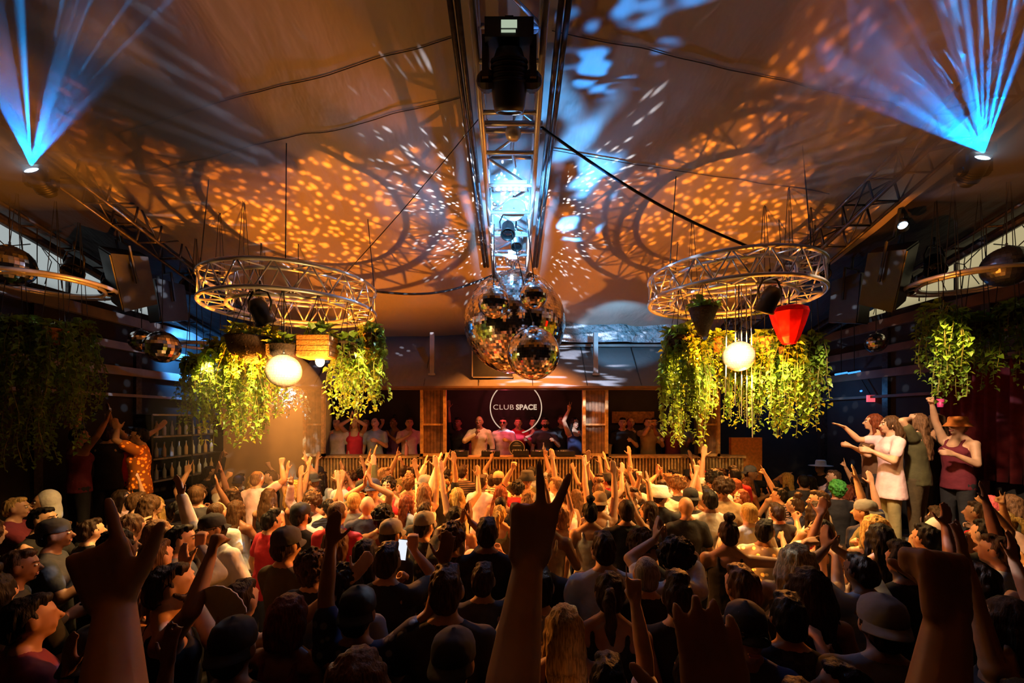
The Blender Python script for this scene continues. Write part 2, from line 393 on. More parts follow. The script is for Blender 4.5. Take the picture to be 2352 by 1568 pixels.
# ------------------------------------------------------------------ trusses, lamps, mirror balls
def truss_line(mb, A, B, w, h, bays, r=.026, rb=.013, rungs=True):
    A = V(A); B = V(B); d = (B-A).normalized(); side = d.cross(V((0, 0, 1))).normalized(); up = side.cross(d).normalized()
    C = [side*sx*w/2+up*sz*h/2 for sx, sz in ((-1, -1), (1, -1), (1, 1), (-1, 1))]
    for c in C: mb.tube(A+c, B+c, r, n=10)
    for k in range(bays+1):
        p = A+(B-A)*k/bays
        for i in range(4):
            if rungs or i in (0, 2): mb.tube(p+C[i], p+C[(i+1) % 4], rb*1.2, n=7)
    for k in range(bays):
        p = A+(B-A)*k/bays; q = A+(B-A)*(k+1)/bays
        for i in (1, 2, 3):
            a, b = (C[i], C[(i+1) % 4]) if k % 2 else (C[(i+1) % 4], C[i]); mb.tube(p+a, q+b, rb, n=6)
    return side, up
TA, TB = V((-.02, 2.05, 5.80)), V((-.02, 6.75, 4.86))
tr = thing('hanging_truss', (TA+TB)/2, 'silver box truss running down the tent ridge to the big mirror ball', 'truss')
m = MB(); truss_line(m, TA, TB, .50, .34, 11, .027, .016); f = m.build('truss_frame', M_ALU, tr, True); f.location = -tr.location
m = MB()
for sx in (-1, 1):
    for k in (0, 1): m.tube(TA+V((sx*(.40+.06*k), 0, .22)), TB+V((sx*(.36+.05*k), 0, .16)), .024, n=8)
rails = m.build('side_rail', M_DARKALU, tr, True); rails.location = -tr.location
m = MB()
for y in (2.6, 4.4, 6.2):
    t = (y-TA.y)/(TB.y-TA.y); p = TA+(TB-TA)*t
    for sx in (-.25, .25): m.tube(p+V((sx, 0, .17)), V((sx, y, ceil_z(sx, y)+.02)), .008, n=6)
o = m.build('hanger', M_CABLE, tr); o.location = -tr.location
def on_truss(y, dz=0.0, dx=0.0): p = TA+(TB-TA)*((y-TA.y)/(TB.y-TA.y)); return p+V((dx, 0, dz))
# side trusses
SL = (V((-5.0, 3.3, 5.78)), V((-5.0, 9.3, 4.44))); SR = (V((4.28, 3.0, 5.80)), V((4.34, 9.3, 4.12)))
for (A, B), lab in ((SL, 'dark lighting truss along the tent edge on the bar wall side'), (SR, 'dark lighting truss along the tent edge above the raised dancers')):
    t = thing('hanging_side_truss', (A+B)/2, lab, 'truss')
    m = MB(); truss_line(m, A, B, .30, .30, 16, .022, .011); o = m.build('truss_frame', M_DARKALU, t, True); o.location = -t.location
    m = MB()
    for k in range(5):
        p = A+(B-A)*(k+.3)/5
        for sx in (-.15, .15): m.tube(p+V((sx, 0, .12)), V((p.x+sx, p.y, ceil_z(p.x, p.y)+.03)), .007, n=5)
    o = m.build('hanger', M_CABLE, t); o.location = -t.location
for sx, lab in ((-1, 'dark roof beam along the top of the grey clerestory cloth'), (1, 'dark roof beam along the top of the beige clerestory cloth')):
    m = MB(); m.tube((sx*6.75, 2.6, ceil_z(7, 2.6)-.10), (sx*6.75, 9.7, ceil_z(7, 9.7)-.10), .07, n=10)
    for k in range(14):
        y = 2.8+k*.5; m.tube((sx*6.75, y, ceil_z(7, y)-.10), (sx*6.55, y+.25, ceil_z(7, y)-.02), .014, n=6)
    m.tube((sx*6.52, 2.6, ceil_z(7, 2.6)-.03), (sx*6.52, 9.7, ceil_z(7, 9.7)-.03), .03, n=8)
    struct(m.build('trim_%d' % (5 if sx < 0 else 6), M_DARKALU))
# -------- lighting fixtures
def moving_head(loc, aim, label, s=1.0, lens=None, lcd=False, grp=None, up=V((0, 0, 1))):
    """base box under the truss, yoke arms, lamp head with a glass front"""
    t = thing('hanging_moving_head_light', loc, label, 'stage light', grp)
    m = MB(); m.box((0, 0, .16*s), (.34*s, .30*s, .14*s)); m.box((0, 0, .25*s), (.18*s, .10*s, .06*s)); m.box((0, 0, .30*s), (.06*s, .06*s, .10*s))
    b = m.build('lamp_base', M_BLACK, t)
    if lcd:
        q = MB(); q.box((0, -.153*s, .175*s), (.11*s, .01, .05*s)); q.box((-.005, -.153*s, .125*s), (.10*s, .01, .014*s)); q.build('display', E_LCD, b)
    m = MB(); m.box((0, 0, .155*s), (.36*s, .12*s, .05*s))
    for sx in (-1, 1): m.box((sx*.17*s, 0, .02*s), (.045*s, .16*s, .30*s)); m.cap((sx*.17*s, 0, -.10*s), (sx*.15*s, 0, -.10*s), .07*s, .07*s)
    m.build('yoke', M_BLACK, t)
    Q = V((0, 0, 1)).rotation_difference(V(aim).normalized()).to_matrix(); d = Q @ V((0, 0, 1)); c = V((0, 0, -.10*s))
    m = MB(); m.lathe([(0, -.19*s), (.09*s, -.18*s), (.125*s, -.10*s), (.13*s, .04*s), (.115*s, .16*s), (.105*s, .19*s), (.09*s, .19*s), (.088*s, .17*s)], c, 20, d)
    for k in range(5): m.lathe([(.131*s, -.12*s+k*.03*s), (.136*s, -.11*s+k*.03*s), (.131*s, -.10*s+k*.03*s)], c, 20, d)
    h = m.build('lamp_head', M_BLACK, t, True)
    m = MB(); m.lathe([(0, .185*s), (.05*s, .184*s), (.088*s, .175*s)], c, 20, d); m.build('lens', lens or M_LENS, h, True)
    return t
def par_can(loc, aim, label, s=1.0, lens=None, grp=None):
    t = thing('hanging_par_light', loc, label, 'stage light', grp)
    Q = V((0, 0, 1)).rotation_difference(V(aim).normalized()).to_matrix(); d = Q @ V((0, 0, 1))
    m = MB(); m.lathe([(0, -.13*s), (.06*s, -.12*s), (.095*s, -.05*s), (.10*s, .12*s), (.112*s, .13*s), (.112*s, .15*s), (.095*s, .15*s), (.09*s, .10*s)], (0, 0, 0), 20, d)
    h = m.build('can', M_BLACK, t, True)
    m = MB(); m.lathe([(0, .11*s), (.06*s, .108*s), (.092*s, .10*s)], (0, 0, 0), 20, d); m.build('lens', lens or M_LENS, h, True)
    m = MB(); m.path([(-.115*s, 0, 0), (-.125*s, 0, .10*s), (-.08*s, 0, .2*s), (0, 0, .22*s), (.08*s, 0, .2*s), (.125*s, 0, .10*s), (.115*s, 0, 0)], .012*s, 6)
    m.tube((0, 0, .2*s), (0, 0, .32*s), .012*s); m.build('yoke', M_BLACK, t, True)
    return t
tp = on_truss(3.12, -.40)
moving_head(tp, (0, .5, -1), 'large black moving head light with a lit display under the ridge truss', 1.0, lcd=True)
tl = moving_head(MVL, (.1, -1, .75), 'glowing blue moving head light below the dark tent edge, bar wall side', .72, E_BLUE)
tr2 = moving_head(MVR, (-.15, -1, .8), 'glowing blue moving head light near the tent edge above the raised dancers', .72, E_BLUE)
for o, (A, B) in ((tl, SL), (tr2, SR)):
    m = MB(); k = o.location; m.tube((0, 0, .25), (A.x+.1*(1 if A.x < 0 else -1)-k.x, 0, A.z+(B.z-A.z)*(k.y-A.y)/(B.y-A.y)-k.z-.1), .018)
    m.build('bracket', M_BLACK, o)
# clamps, discs and small gear inside the ridge truss
t = thing('hanging_motor', on_truss(4.02, -.10, .03), 'round white chain motor on a crossbar of the ridge truss', 'motor')
m = MB(); m.ell((0, 0, 0), .075, 18, 12); m.build('housing', M_MIRRORS, t, True)
m = MB(); m.tube((-.27, 0, .02), (.27, 0, .02), .022); m.tube((-.27, -.10, .02), (.27, -.10, .02), .022); m.build('crossbar', M_ALU, t, True)
m = MB(); m.tube((0, 0, .04), (.04, -.75, .26), .008); m.path([(0, .02, -.02), (-.01, .2, -.02), (.02, .45, -.05)], .018); m.build('cable', M_STEEL, t)
t = thing('hanging_light_bar', on_truss(4.62, -.15), 'silver crossbar fixture mid way along the ridge truss', 'stage light')
m = MB(); m.box((0, 0, 0), (.36, .10, .07)); m.build('housing', M_ALU, t)
m = MB(); [m.lathe([(0, 0), (.02, -.008), (.03, .004)], (-.13+.065*k, 0, -.038), 10, (0, 0, 1)) for k in range(5)]; m.build('lens', E_WHITE, t)
t = thing('hanging_disc_reflector', on_truss(5.05, -.10, .04), 'round blue disc reflector inside the ridge truss', 'reflector')
m = MB(); m.lathe([(0, 0), (.08, .004), (.135, .02), (.14, .026), (.13, .028)], (0, 0, 0), 28, (.1, -.75, -.9)); m.build('dish', M_ALU, t, True)
m = MB(); m.tube((0, 0, 0), (0, .02, .16), .012); m.build('stem', M_STEEL, t)
t = thing('hanging_cable_box', on_truss(5.95, -.12, .04), 'small pale box with cables near the low end of the ridge truss', 'junction box')
m = MB(); m.box((0, 0, 0), (.14, .10, .08)); m.build('case', M_MIRRORS, t)
m = MB()
for k in range(6): m.path([(-.05+.02*k, .02, .03), (-.12+.05*k, .15, .05+.03*(k % 3)), (-.1+.03*k, .34, .0), (-.02+.01*k, .55, .02)], .007, 5)
m.build('cable', M_STEEL, t)
for (y, dx, s, lab) in ((5.38, -.03, .55, 'short black lamp tucked in the ridge truss just past the disc reflector'), (5.66, .08, .45, 'smallest black lamp in the ridge truss, above the pale cable box')):
    par_can(on_truss(y, -.12, dx), (0, -.6, -1), lab, s*1.5)
# -------- mirror balls
def mirror_ball(c, R, label, n=40, mt=None, cord=None, glow=None, grp=None, rnd=1):
    t = thing('hanging_mirror_ball', c, label, 'mirror ball', grp); mb = MB(); r_ = random.Random(rnd)
    rows = n//2
    for j in range(rows):
        a0, a1 = PI*j/rows-PI/2, PI*(j+1)/rows-PI/2; k = max(6, int(n*math.cos((a0+a1)/2)))
        for i in range(k):
            b0, b1 = 2*PI*i/k, 2*PI*(i+1)/k
            ctr = V((math.cos((a0+a1)/2)*math.cos((b0+b1)/2), math.cos((a0+a1)/2)*math.sin((b0+b1)/2), math.sin((a0+a1)/2)))
            tilt = V((r_.gauss(0, .035), r_.gauss(0, .035), r_.gauss(0, .035))); q = []
            for a, b in ((a0, b0), (a0, b1), (a1, b1), (a1, b0)):
                p = V((math.cos(a)*math.cos(b), math.cos(a)*math.sin(b), math.sin(a)))
                p = ctr+(p-ctr)*.965; p = p*R+ctr*R*tilt.dot(p-ctr)*1.0; q.append(p)
            mb.add(q, [(0, 1, 2, 3)])
    ball = mb.build('mirror_tiles', mt or M_MIRROR, t)
    core = MB(); core.ell((0, 0, 0), R*.985, 28, 18); core.build('core', M_DARKALU, t, True)
    m = MB(); m.lathe([(0, R*1.06), (R*.16, R*1.03), (R*.2, R*.97)], (0, 0, 0), 14); m.tube((0, 0, R), (0, 0, R*1.2), .012); m.build('collar', M_STEEL, t, True)
    if cord is not None:
        m = MB(); m.tube((0, 0, R*1.1), V(cord)-V(c), .006, n=5); m.build('cord', M_CABLE, t)
    return t
cB = at(1182, 742, 6.35)
mirror_ball(cB, .745, 'huge mirror ball hanging below the low end of the ridge truss', 118, cord=on_truss(6.35, -.1), rnd=1)
c = at(1225, 812, 5.30); mirror_ball(c, .325, 'mirror ball hanging lowest in front of the huge one', 68, cord=on_truss(5.30, -.15), rnd=2)
c = at(1134, 694, 5.25); mirror_ball(c, .195, 'small mirror ball beside the top of the huge one, tan partition side', 40, cord=on_truss(5.25, -.15, -.2), rnd=3)
c = at(1226, 678, 5.15); mirror_ball(c, .165, 'smallest ball of the mirror ball cluster, above the lowest one', 36, cord=on_truss(5.15, -.15, .2), rnd=4)
def ceil_over(c): return V((c.x, c.y, ceil_z(c.x, c.y)+.02))
c = at(652, 852, 4.62); mirror_ball(c, .178, 'glowing mirror ball below the dark basket of the ring with the orange crate', 40, M_MIRRORS, cord=V((c.x, c.y, 4.06)), rnd=5)
c = at(1697, 818, 4.70); mirror_ball(c, .163, 'glowing mirror ball on white strings in the ring with the red lampshade', 40, M_MIRRORS, cord=V((c.x, c.y, 4.10)), rnd=6)
c = at(325, 783, 6.6); mirror_ball(c, .165, 'amber lit mirror ball beside the blue one, bar wall side', 32, cord=ceil_over(c), rnd=7)
c = at(373, 797, 6.4); mirror_ball(c, .232, 'blue lit mirror ball just right of the amber one', 30, cord=ceil_over(c), rnd=8)
c = at(22, 610, 5.4); mirror_ball(c, .25, 'blue mirror ball over the dark hoop by the grey cloth', 34, cord=ceil_over(c), rnd=9)
c = at(2012, 787, 7.0); mirror_ball(c, .155, 'small bright mirror ball hanging off the brown beams', 30, cord=ceil_over(c), rnd=10)
c = at(2312, 612, 5.2); mirror_ball(c, .235, 'dark mirror ball above the thin hoop by the beige cloth', 34, M_STEEL, cord=ceil_over(c), rnd=11)
# -------- ring trusses
def ring_truss(c, R, r, h, label, seg=64, bays=17, mt=M_ALU, tr=.024, tilt=(0, 0, 0)):
    t = thing('hanging_ring_truss', c, label, 'ring truss'); t.rotation_euler = tilt
    def P(a, rad, z): return V((rad*math.cos(a), rad*math.sin(a), z))
    for nm, rad, z in (('outer_chord', R, h/2), ('outer_chord', R, -h/2), ('inner_chord', r, h/2), ('inner_chord', r, -h/2)):
        m = MB(); m.path([P(2*PI*i/seg, rad, z) for i in range(seg)], tr, 10, True); m.build(nm, mt, t, True)
    m = MB()
    for k in range(bays):
        a, b, d = 2*PI*k/bays, 2*PI*(k+.5)/bays, 2*PI*(k+1)/bays
        m.tube(P(a, R, -h/2), P(b, R, h/2), .0095, n=6); m.tube(P(b, R, h/2), P(d, R, -h/2), .0095, n=6)
        m.tube(P(a, r, -h/2), P(b, r, h/2), .0095, n=6); m.tube(P(b, r, h/2), P(d, r, -h/2), .0095, n=6)
        m.tube(P(a, R, -h/2), P(b, r, -h/2), .0095, n=6); m.tube(P(b, r, -h/2), P(d, R, -h/2), .0095, n=6)
        m.tube(P(b, R, h/2), P(a, r, h/2), .0095, n=6); m.tube(P(b, R, h/2), P(d, r, h/2), .0095, n=6)
    m.build('lattice', mt, t, True)
    for a in (.4, 1.97, 3.54, 5.11):
        m = MB(); p = P(a, R, h/2); W = V(c)+p; m.tube(p, V((p.x*.9, p.y*.9, ceil_z(W.x*.98, W.y)+.05-c[2])), .006, n=5); m.build('hanger', M_CABLE, t)
    return t
ring_truss(V(RL), 1.0, .72, .30, 'lattice ring truss holding vines and the orange crate basket')
ring_truss(V(RR), 1.0, .72, .30, 'lattice ring truss holding vines and the red lampshade')
def hoop(c, R, r, label, mt=M_ALU, tilt=(0, 0, 0)):
    t = thing('hanging_hoop', c, label, 'hoop'); t.rotation_euler = tilt
    for nm, rad in (('outer_ring', R), ('inner_ring', r)):
        m = MB(); m.path([(rad*math.cos(2*PI*i/56), rad*math.sin(2*PI*i/56), 0) for i in range(56)], .026, 10, True); m.build(nm, mt, t, True)
    m = MB()
    for k in range(14):
        a = 2*PI*k/14; b = a+.22; m.tube((R*math.cos(a), R*math.sin(a), 0), (r*math.cos(b), r*math.sin(b), 0), .011, n=6)
    m.build('strut', mt, t, True)
    for a in (.5, 2.6, 4.7):
        m = MB(); p = V((R*math.cos(a), R*math.sin(a), 0)); W = V(c)+p; m.tube(p, (p.x, p.y, ceil_z(W.x, W.y)+.04-c[2]), .006, n=5); m.build('hanger', M_CABLE, t)
hoop(at(118, 655, 5.7), .66, .52, 'brass coloured hoop hanging over the dim vines by the bar wall')
hoop(at(2226, 647, 5.6), .64, .50, 'bronze hoop hanging over the vines below the beige cloth')
hoop(at(478, 795, 7.4), .42, .36, 'thin pale hoop hanging behind the glowing vines')
# -------- loudspeakers and small lamps on the side trusses
def speaker(loc, rot, label, s=(.42, .40, .72)):
    t = thing('hanging_loudspeaker', loc, label, 'loudspeaker'); t.rotation_euler = rot
    m = MB(); w_, d_, h_ = s
    vs = [(-w_/2, -d_/2, -h_/2), (w_/2, -d_/2, -h_/2), (w_/2*.7, d_/2, -h_/2*.85), (-w_/2*.7, d_/2, -h_/2*.85), (-w_/2, -d_/2, h_/2), (w_/2, -d_/2, h_/2), (w_/2*.7, d_/2, h_/2*.85), (-w_/2*.7, d_/2, h_/2*.85)]
    m.add(vs, [(3, 2, 1, 0), (4, 5, 6, 7), (0, 1, 5, 4), (1, 2, 6, 5), (2, 3, 7, 6), (3, 0, 4, 7)]); m.build('cabinet', M_BLACK, t)
    m = MB(); m.box((0, -d_/2-.008, 0), (w_*.92, .015, h_*.94)); m.build('grille', M_BLACK, t)
    m = MB(); m.path([(-w_/2-.02, 0, 0), (-w_/2-.02, 0, h_/2+.1), (w_/2+.02, 0, h_/2+.1), (w_/2+.02, 0, 0)], .018, 6); m.tube((0, 0, h_/2+.1), (0, 0, h_/2+.45), .02); m.build('bracket', M_BLACK, t)
speaker(at(300, 640, 6.2), (math.radians(18), math.radians(24), math.radians(-30)), 'tilted black loudspeaker hanging nearer the grey cloth', (.46, .42, .80))
speaker(at(386, 694, 6.9), (math.radians(8), math.radians(4), math.radians(-30)), 'upright black loudspeaker hanging above the blue mirror ball', (.42, .40, .66))
speaker(at(2035, 635, 6.0), (math.radians(18), math.radians(-26), math.radians(30)), 'tilted black loudspeaker hanging nearer the beige cloth', (.46, .42, .84))
speaker(at(1950, 690, 6.8), (math.radians(6), math.radians(-4), math.radians(30)), 'upright black loudspeaker hanging above the small bright mirror ball', (.40, .40, .76))
par_can(at(441, 650, 7.2), (.3, -.8, -.6), 'black can light at the low end of the bar side truss', 1.25)
par_can(at(250, 655, 6.2), (.3, -.6, -.8), 'black can light tucked behind the tilted loudspeaker, bar wall side', .9)
par_can(at(170, 615, 6.0), (.5, -.6, -.6), 'black can light with a white glint above the brass hoop', 1.15)
par_can(at(1885, 618, 6.6), (-.3, -.6, -.8), 'black can light by the tilted loudspeaker, red lampshade side', 1.1)
par_can(at(2146, 605, 6.0), (-.4, -.5, -.8), 'black can light just above the bronze hoop', 1.15)
par_can(at(2080, 655, 6.2), (-.3, -.6, -.8), 'short black can light below the tilted loudspeaker', .9)
par_can(at(2076, 522, 5.6), (-.75, -.6, .1), 'small can light throwing a narrow blue beam below the tent edge', .55, E_BLUE)
par_can(at(597, 712, 4.70), (.2, .5, -.9), 'round black lamp clamped on the ring with the orange crate', 1.0)
par_can(at(1768, 685, 4.72), (-.2, .5, -.9), 'round black lamp clamped on the ring with the red lampshade', 1.0)
# drooping cables
def cable(pts, label, r=.012):
    m = MB(); m.path(pts, r, 6); tag(m.build('hanging_cable', M_CABLE), label, 'cable')
def sag(a, b, s, n=14): return [V(a).lerp(V(b), k/n)-V((0, 0, s*math.sin(PI*k/n))) for k in range(n+1)]
a = on_truss(4.05, 0, .27); b = V(RR)+V((-.30, -.93, .17)); cable(sag(a, b, .10), 'long black cable from the ridge truss to the ring with the red lampshade', .014)
a = on_truss(6.5, -.1, -.25); b = V(RL)+V((.98, .2, .15)); cable(sag(a, b, .14), 'black cable sagging from the ridge truss to the ring with the orange crate', .016)
a = on_truss(4.2, .2, -.3); b = V(RL)+V((.87, -.5, .16)); cable(sag(a, b, .03), 'thin black cable angled off the ridge truss over the ring with the orange crate', .005)
# haze drifting in front of the two blue moving heads, lit only by what shines through it
def haze(name, lo, hi, dens, label, flat=False, egg=False):
    m = bpy.data.materials.new(name); m.use_nodes = True; N = m.node_tree.nodes; L = m.node_tree.links
    N.remove(N['Principled BSDF']); vs = N.new('ShaderNodeVolumeScatter'); vs.inputs['Density'].default_value = dens; vs.inputs['Anisotropy'].default_value = .35
    vs.inputs['Color'].default_value = (.85, .92, 1, 1)
    L.new(vs.outputs[0], [n for n in N if n.type == 'OUTPUT_MATERIAL'][0].inputs['Volume'])
    q = MB(); zt = lambda x, y: 6.62-.22*y-.14; (x0, y0, z0), (x1, y1, z1) = lo, hi
    q.add([(x, y, z if flat or z == z0 else zt(x, y)) for x in (x0, x1) for y in (y0, y1) for z in (z0, z1)], [(0, 1, 3, 2), (4, 6, 7, 5), (0, 4, 5, 1), (2, 3, 7, 6), (0, 2, 6, 4), (1, 5, 7, 3)])
    if egg: q = MB(); q.ell([(a+b)/2 for a, b in zip(lo, hi)], [(b-a)/2 for a, b in zip(lo, hi)], 28, 16)
    o = q.build('haze', m); tag(o, label, 'haze', kind='stuff')
haze('haze bar side', (-6.4, 2.6, 5.0), (-2.4, 4.9, 6.3), 1.5, 'stage haze lit blue by the moving head on the bar wall side')
haze('haze dancer side', (2.4, 2.6, 5.0), (5.9, 4.7, 6.3), 1.2, 'stage haze lit blue by the moving head above the raised dancers')
# ------------------------------------------------------------------ hanging plants
def leaf(mb, p, d, up, s, rnd):
    d = d.normalized(); sd = d.cross(up); sd = sd.normalized() if sd.length > .01 else d.orthogonal(); nn = sd.cross(d)
    f = .22*s
    pts = [p, p+d*s*.18+sd*s*.42+nn*f, p+d*s*.55+sd*s*.36+nn*f, p+d*s*1.05-nn*.15*s, p+d*s*.55-sd*s*.36+nn*f, p+d*s*.18-sd*s*.42+nn*f, p+d*s*.5]
    mb.add(pts, [(0, 1, 2, 6), (6, 2, 3), (0, 6, 4, 5), (6, 3, 4)])
def strands(lf, st, top, n, L0, L1, spread, rnd, ls=.086, step=.036, out=None):
    for k in range(n):
        a = rnd.uniform(0, 2*PI); r = spread*math.sqrt(rnd.uniform(.15, 1)); p = V(top)+V((math.cos(a)*r*.6, math.sin(a)*r*.6, rnd.uniform(-.02, .05)))
        L = rnd.uniform(L0, L1) if rnd.random() < .8 else rnd.uniform(L0*.3, L0)
        drift = V((math.cos(a)*spread*.9+rnd.gauss(0, .05), math.sin(a)*spread*.9+rnd.gauss(0, .05), 0)); m = int(L/step); pts = []
        ph = rnd.uniform(0, 6)
        for i in range(m+1):
            t = i*step; q = p+drift*(1-math.exp(-t*4))*.55+V((.025*math.sin(t*7+ph), .025*math.cos(t*6+ph), .06*math.exp(-t*9)*1-t)); pts.append(q)
            if i and rnd.random() < .88:
                b = rnd.uniform(0, 2*PI); s = ls*rnd.uniform(.6, 1.25)*(1-.35*i/m)
                d = V((math.cos(b), math.sin(b), rnd.uniform(-1.1, .05))); leaf(lf, q, d, V((rnd.uniform(-.5, .5), rnd.uniform(-.5, .5), 1)), s, rnd)
        st.path(pts[::4] if len(pts) > 8 else pts, .004, 4)
def plant(c, kind, label, hang_z, n, L0, L1, spread, seed, ls=.086, s=1.0, mt=None, leafmat=None, grp=None):
    rnd = random.Random(seed); t = thing('hanging_plant', c, label, 'hanging plant', grp)
    m = MB()
    if kind == 'bowl': m.lathe([(0, -.20*s), (.07*s, -.19*s), (.15*s, -.11*s), (.175*s, 0), (.185*s, .01*s), (.165*s, .0), (.14*s, -.08*s), (0, -.10*s)], (0, 0, 0), 20)
    elif kind == 'crate':
        for sx, sy, w_, d_ in ((0, -1, .36, .02), (0, 1, .36, .02), (-1, 0, .02, .30), (1, 0, .02, .30)):
            for k in range(4): m.box((sx*.18*s, sy*.15*s, (-.04-.062*k)*s), (w_*s, d_*s, .054*s))
        m.box((0, 0, -.255*s), (.36*s, .30*s, .015)); [m.box((x*.165*s, y*.135*s, -.13*s), (.025, .025, .26*s)) for x in (-1, 1) for y in (-1, 1)]
    elif kind == 'pot': m.lathe([(0, -.22*s), (.10*s, -.22*s), (.14*s, 0), (.155*s, .0), (.155*s, .03*s), (.13*s, .03*s), (.12*s, -.02*s), (0, -.03*s)], (0, 0, 0), 20)
    elif kind == 'cone': m.lathe([(.0, -.30*s), (.05*s, -.28*s), (.15*s, .0), (.16*s, .02*s), (.13*s, .01*s), (0, -.05*s)], (0, 0, 0), 18)
    if kind: m.build('basket', mt or M_WICKER, t, kind != 'crate')
    lf, st = MB(), MB(); strands(lf, st, (0, 0, .03), n, L0, L1, spread, rnd, ls)
    for k in range(26 if kind else 10):    # leafy crown over the rim
        a = rnd.uniform(0, 2*PI); r = rnd.uniform(0, .17*s); d = V((math.cos(a), math.sin(a), rnd.uniform(0, 1.2))); leaf(lf, V((math.cos(a)*r, math.sin(a)*r, rnd.uniform(.0, .10))), d, V((0, 0, 1)), ls*1.2, rnd)
    lf.build('foliage', leafmat or M_LEAF, t); st.build('stem', M_STEM, t)
    m = MB()
    for k in range(3):
        a = 2*PI*k/3; m.tube((.16*s*math.cos(a), .16*s*math.sin(a), 0), (0, 0, hang_z-c[2]), .004, n=4)
    m.build('cord', M_CABLE, t)
    return t
rb = RL[2]-.12; rr = RR[2]-.12
P_ = [   # px, py(basket), Y, kind, n, Lmin, Lmax, spread, s, mat, label
 (648, 795, 4.75, 'bowl', 12, .05, .16, .13, 1.0, M_WICKER, 'dark wicker bowl of leaves right above the glowing mirror ball'),
 (574, 778, 4.74, 'bowl', 14, .10, .5, .2, 1.35, M_WICKER, 'widest dark wicker bowl added to shade the ceiling, bar side of orange crate ring'),  # bowl added so that its shadow darkens the ceiling above
 (731, 772, 4.85, 'crate', 18, .05, .18, .14, .95, M_WICKERO, 'orange crate basket lit by the bright bulb below it'),
 (800, 790, 5.05, 'pot', 30, .5, .98, .20, .85, M_WICKER, 'dark red pot of vines trailing beside the orange crate'),
 (852, 770, 5.4, 'pot', 26, .4, .95, .20, .75, M_WICKER, 'outermost vine pot of the orange crate ring, booth side'),
 (822, 800, 6.0, 'pot', 24, .35, 1.0, .22, .8, M_WICKER, 'vines hanging behind the dark red pot towards the booth'),
 (560, 770, 5.5, 'pot', 40, .9, 1.42, .26, .85, M_WICKERO, 'thick curtain of glowing vines below an orange pot'),
 (618, 775, 5.9, 'pot', 26, .6, 1.25, .22, .8, M_WICKER, 'shaded vines just behind the glowing ball'),
 (505, 800, 5.7, 'pot', 46, .8, 1.35, .25, .8, M_WICKER, 'glowing vines in front of the thin pale hoop'),
 (450, 835, 6.2, 'bowl', 40, .6, 1.1, .22, .85, M_WICKER, 'vine bowl at the bar end of the glowing vines'),
 (600, 900, 6.3, None, 14, .5, .8, .10, .6, None, 'loose vine strand trailing lowest towards the crowd'),
 (1615, 712, 4.80, 'cone', 16, .05, .2, .12, 1.0, M_WICKER, 'dark pointed basket on the near side of the red lampshade ring'),
 (1560, 775, 5.0, 'bowl', 36, .7, 1.28, .20, .9, M_WICKER, 'outer vines of the red lampshade ring on the booth side'),
 (1590, 800, 5.9, 'pot', 36, .8, 1.42, .24, .85, M_WICKER, 'long dense vines between the pointed basket and the booth'),
 (1655, 780, 6.2, 'pot', 28, .7, 1.3, .24, .85, M_WICKERO, 'long vines straight behind the white strings'),
 (1756, 780, 5.6, 'pot', 40, .8, 1.35, .20, .9, M_WICKERO, 'brightest vines beneath a round orange pot by the red lampshade'),
 (1812, 800, 5.3, 'pot', 34, .7, 1.22, .22, .8, M_WICKER, 'vines falling straight below the red lampshade'),
 (1862, 790, 5.6, 'pot', 28, .6, 1.2, .18, .75, M_WICKER, 'thin outer vines of the red lampshade ring, dancer side'),
 (1710, 815, 6.3, 'pot', 24, .6, 1.15, .22, .8, M_WICKER, 'shadowed vines deep behind the glowing white strung ball'),
 (40, 745, 5.4, 'bowl', 40, 1.0, 1.9, .26, .9, M_WICKER, 'dim long vines at the frame edge by the bar wall'),
 (128, 760, 5.5, 'pot', 34, .9, 1.7, .22, .8, M_WICKERO, 'dim vines below a small lit orange pot by the bar wall'),
 (182, 755, 5.9, 'bowl', 30, .5, 1.3, .20, .8, M_WICKER, 'dim vines nearest the amber mirror ball'),
 (2150, 715, 5.5, 'pot', 24, .5, 1.1, .20, .7, M_WICKER, 'dim vines on the booth side of the bronze hoop'),
 (2190, 725, 5.2, None, 26, .6, 1.12, .16, .7, None, 'yellow lit vine rope below the bronze hoop'),
 (2250, 745, 5.4, 'bowl', 24, .2, .7, .22, .9, M_WICKER, 'vines around a brown bowl below the bronze hoop'),
 (2320, 715, 5.2, 'pot', 30, .5, 1.15, .22, .8, M_WICKER, 'vines at the frame edge below the dark mirror ball'),
]
for i, (px, py, Y, kind, n, a, b, sp, s, mt, lab) in enumerate(P_):
    c = at(px, py, Y); Rg = RL if px < 1176 else RR; dr = math.hypot(c.x-Rg[0], c.y-Rg[1])
    hz = Rg[2]-.12 if .66 < dr < 1.06 else ceil_z(c.x, c.y)+.14
    plant(c, kind, lab, hz, n, a, b, sp, 100+i, s=s, mt=mt)
c = at(662, 905, 7.6); pl = plant(c, 'bowl', 'plant with leaves coloured pale as lit, in front of the tan partition', ceil_z(c.x, c.y)+.14, 34, .1, .50, .32, 77, ls=.095, s=.8, leafmat=M_PALE)
light('pale_plant_spot', 'SPOT', (c.x+.2, c.y-.9, 3.7), 420, (.6, .85, 1.0), .03, c-V((0, 0, .2)), 22, .5)
light('tan_wall_glow', 'SPOT', (-4.5, 7.8, 3.9), 200, AMBER, .08, (-5.2, 9.3, 1.8), 80, .7)
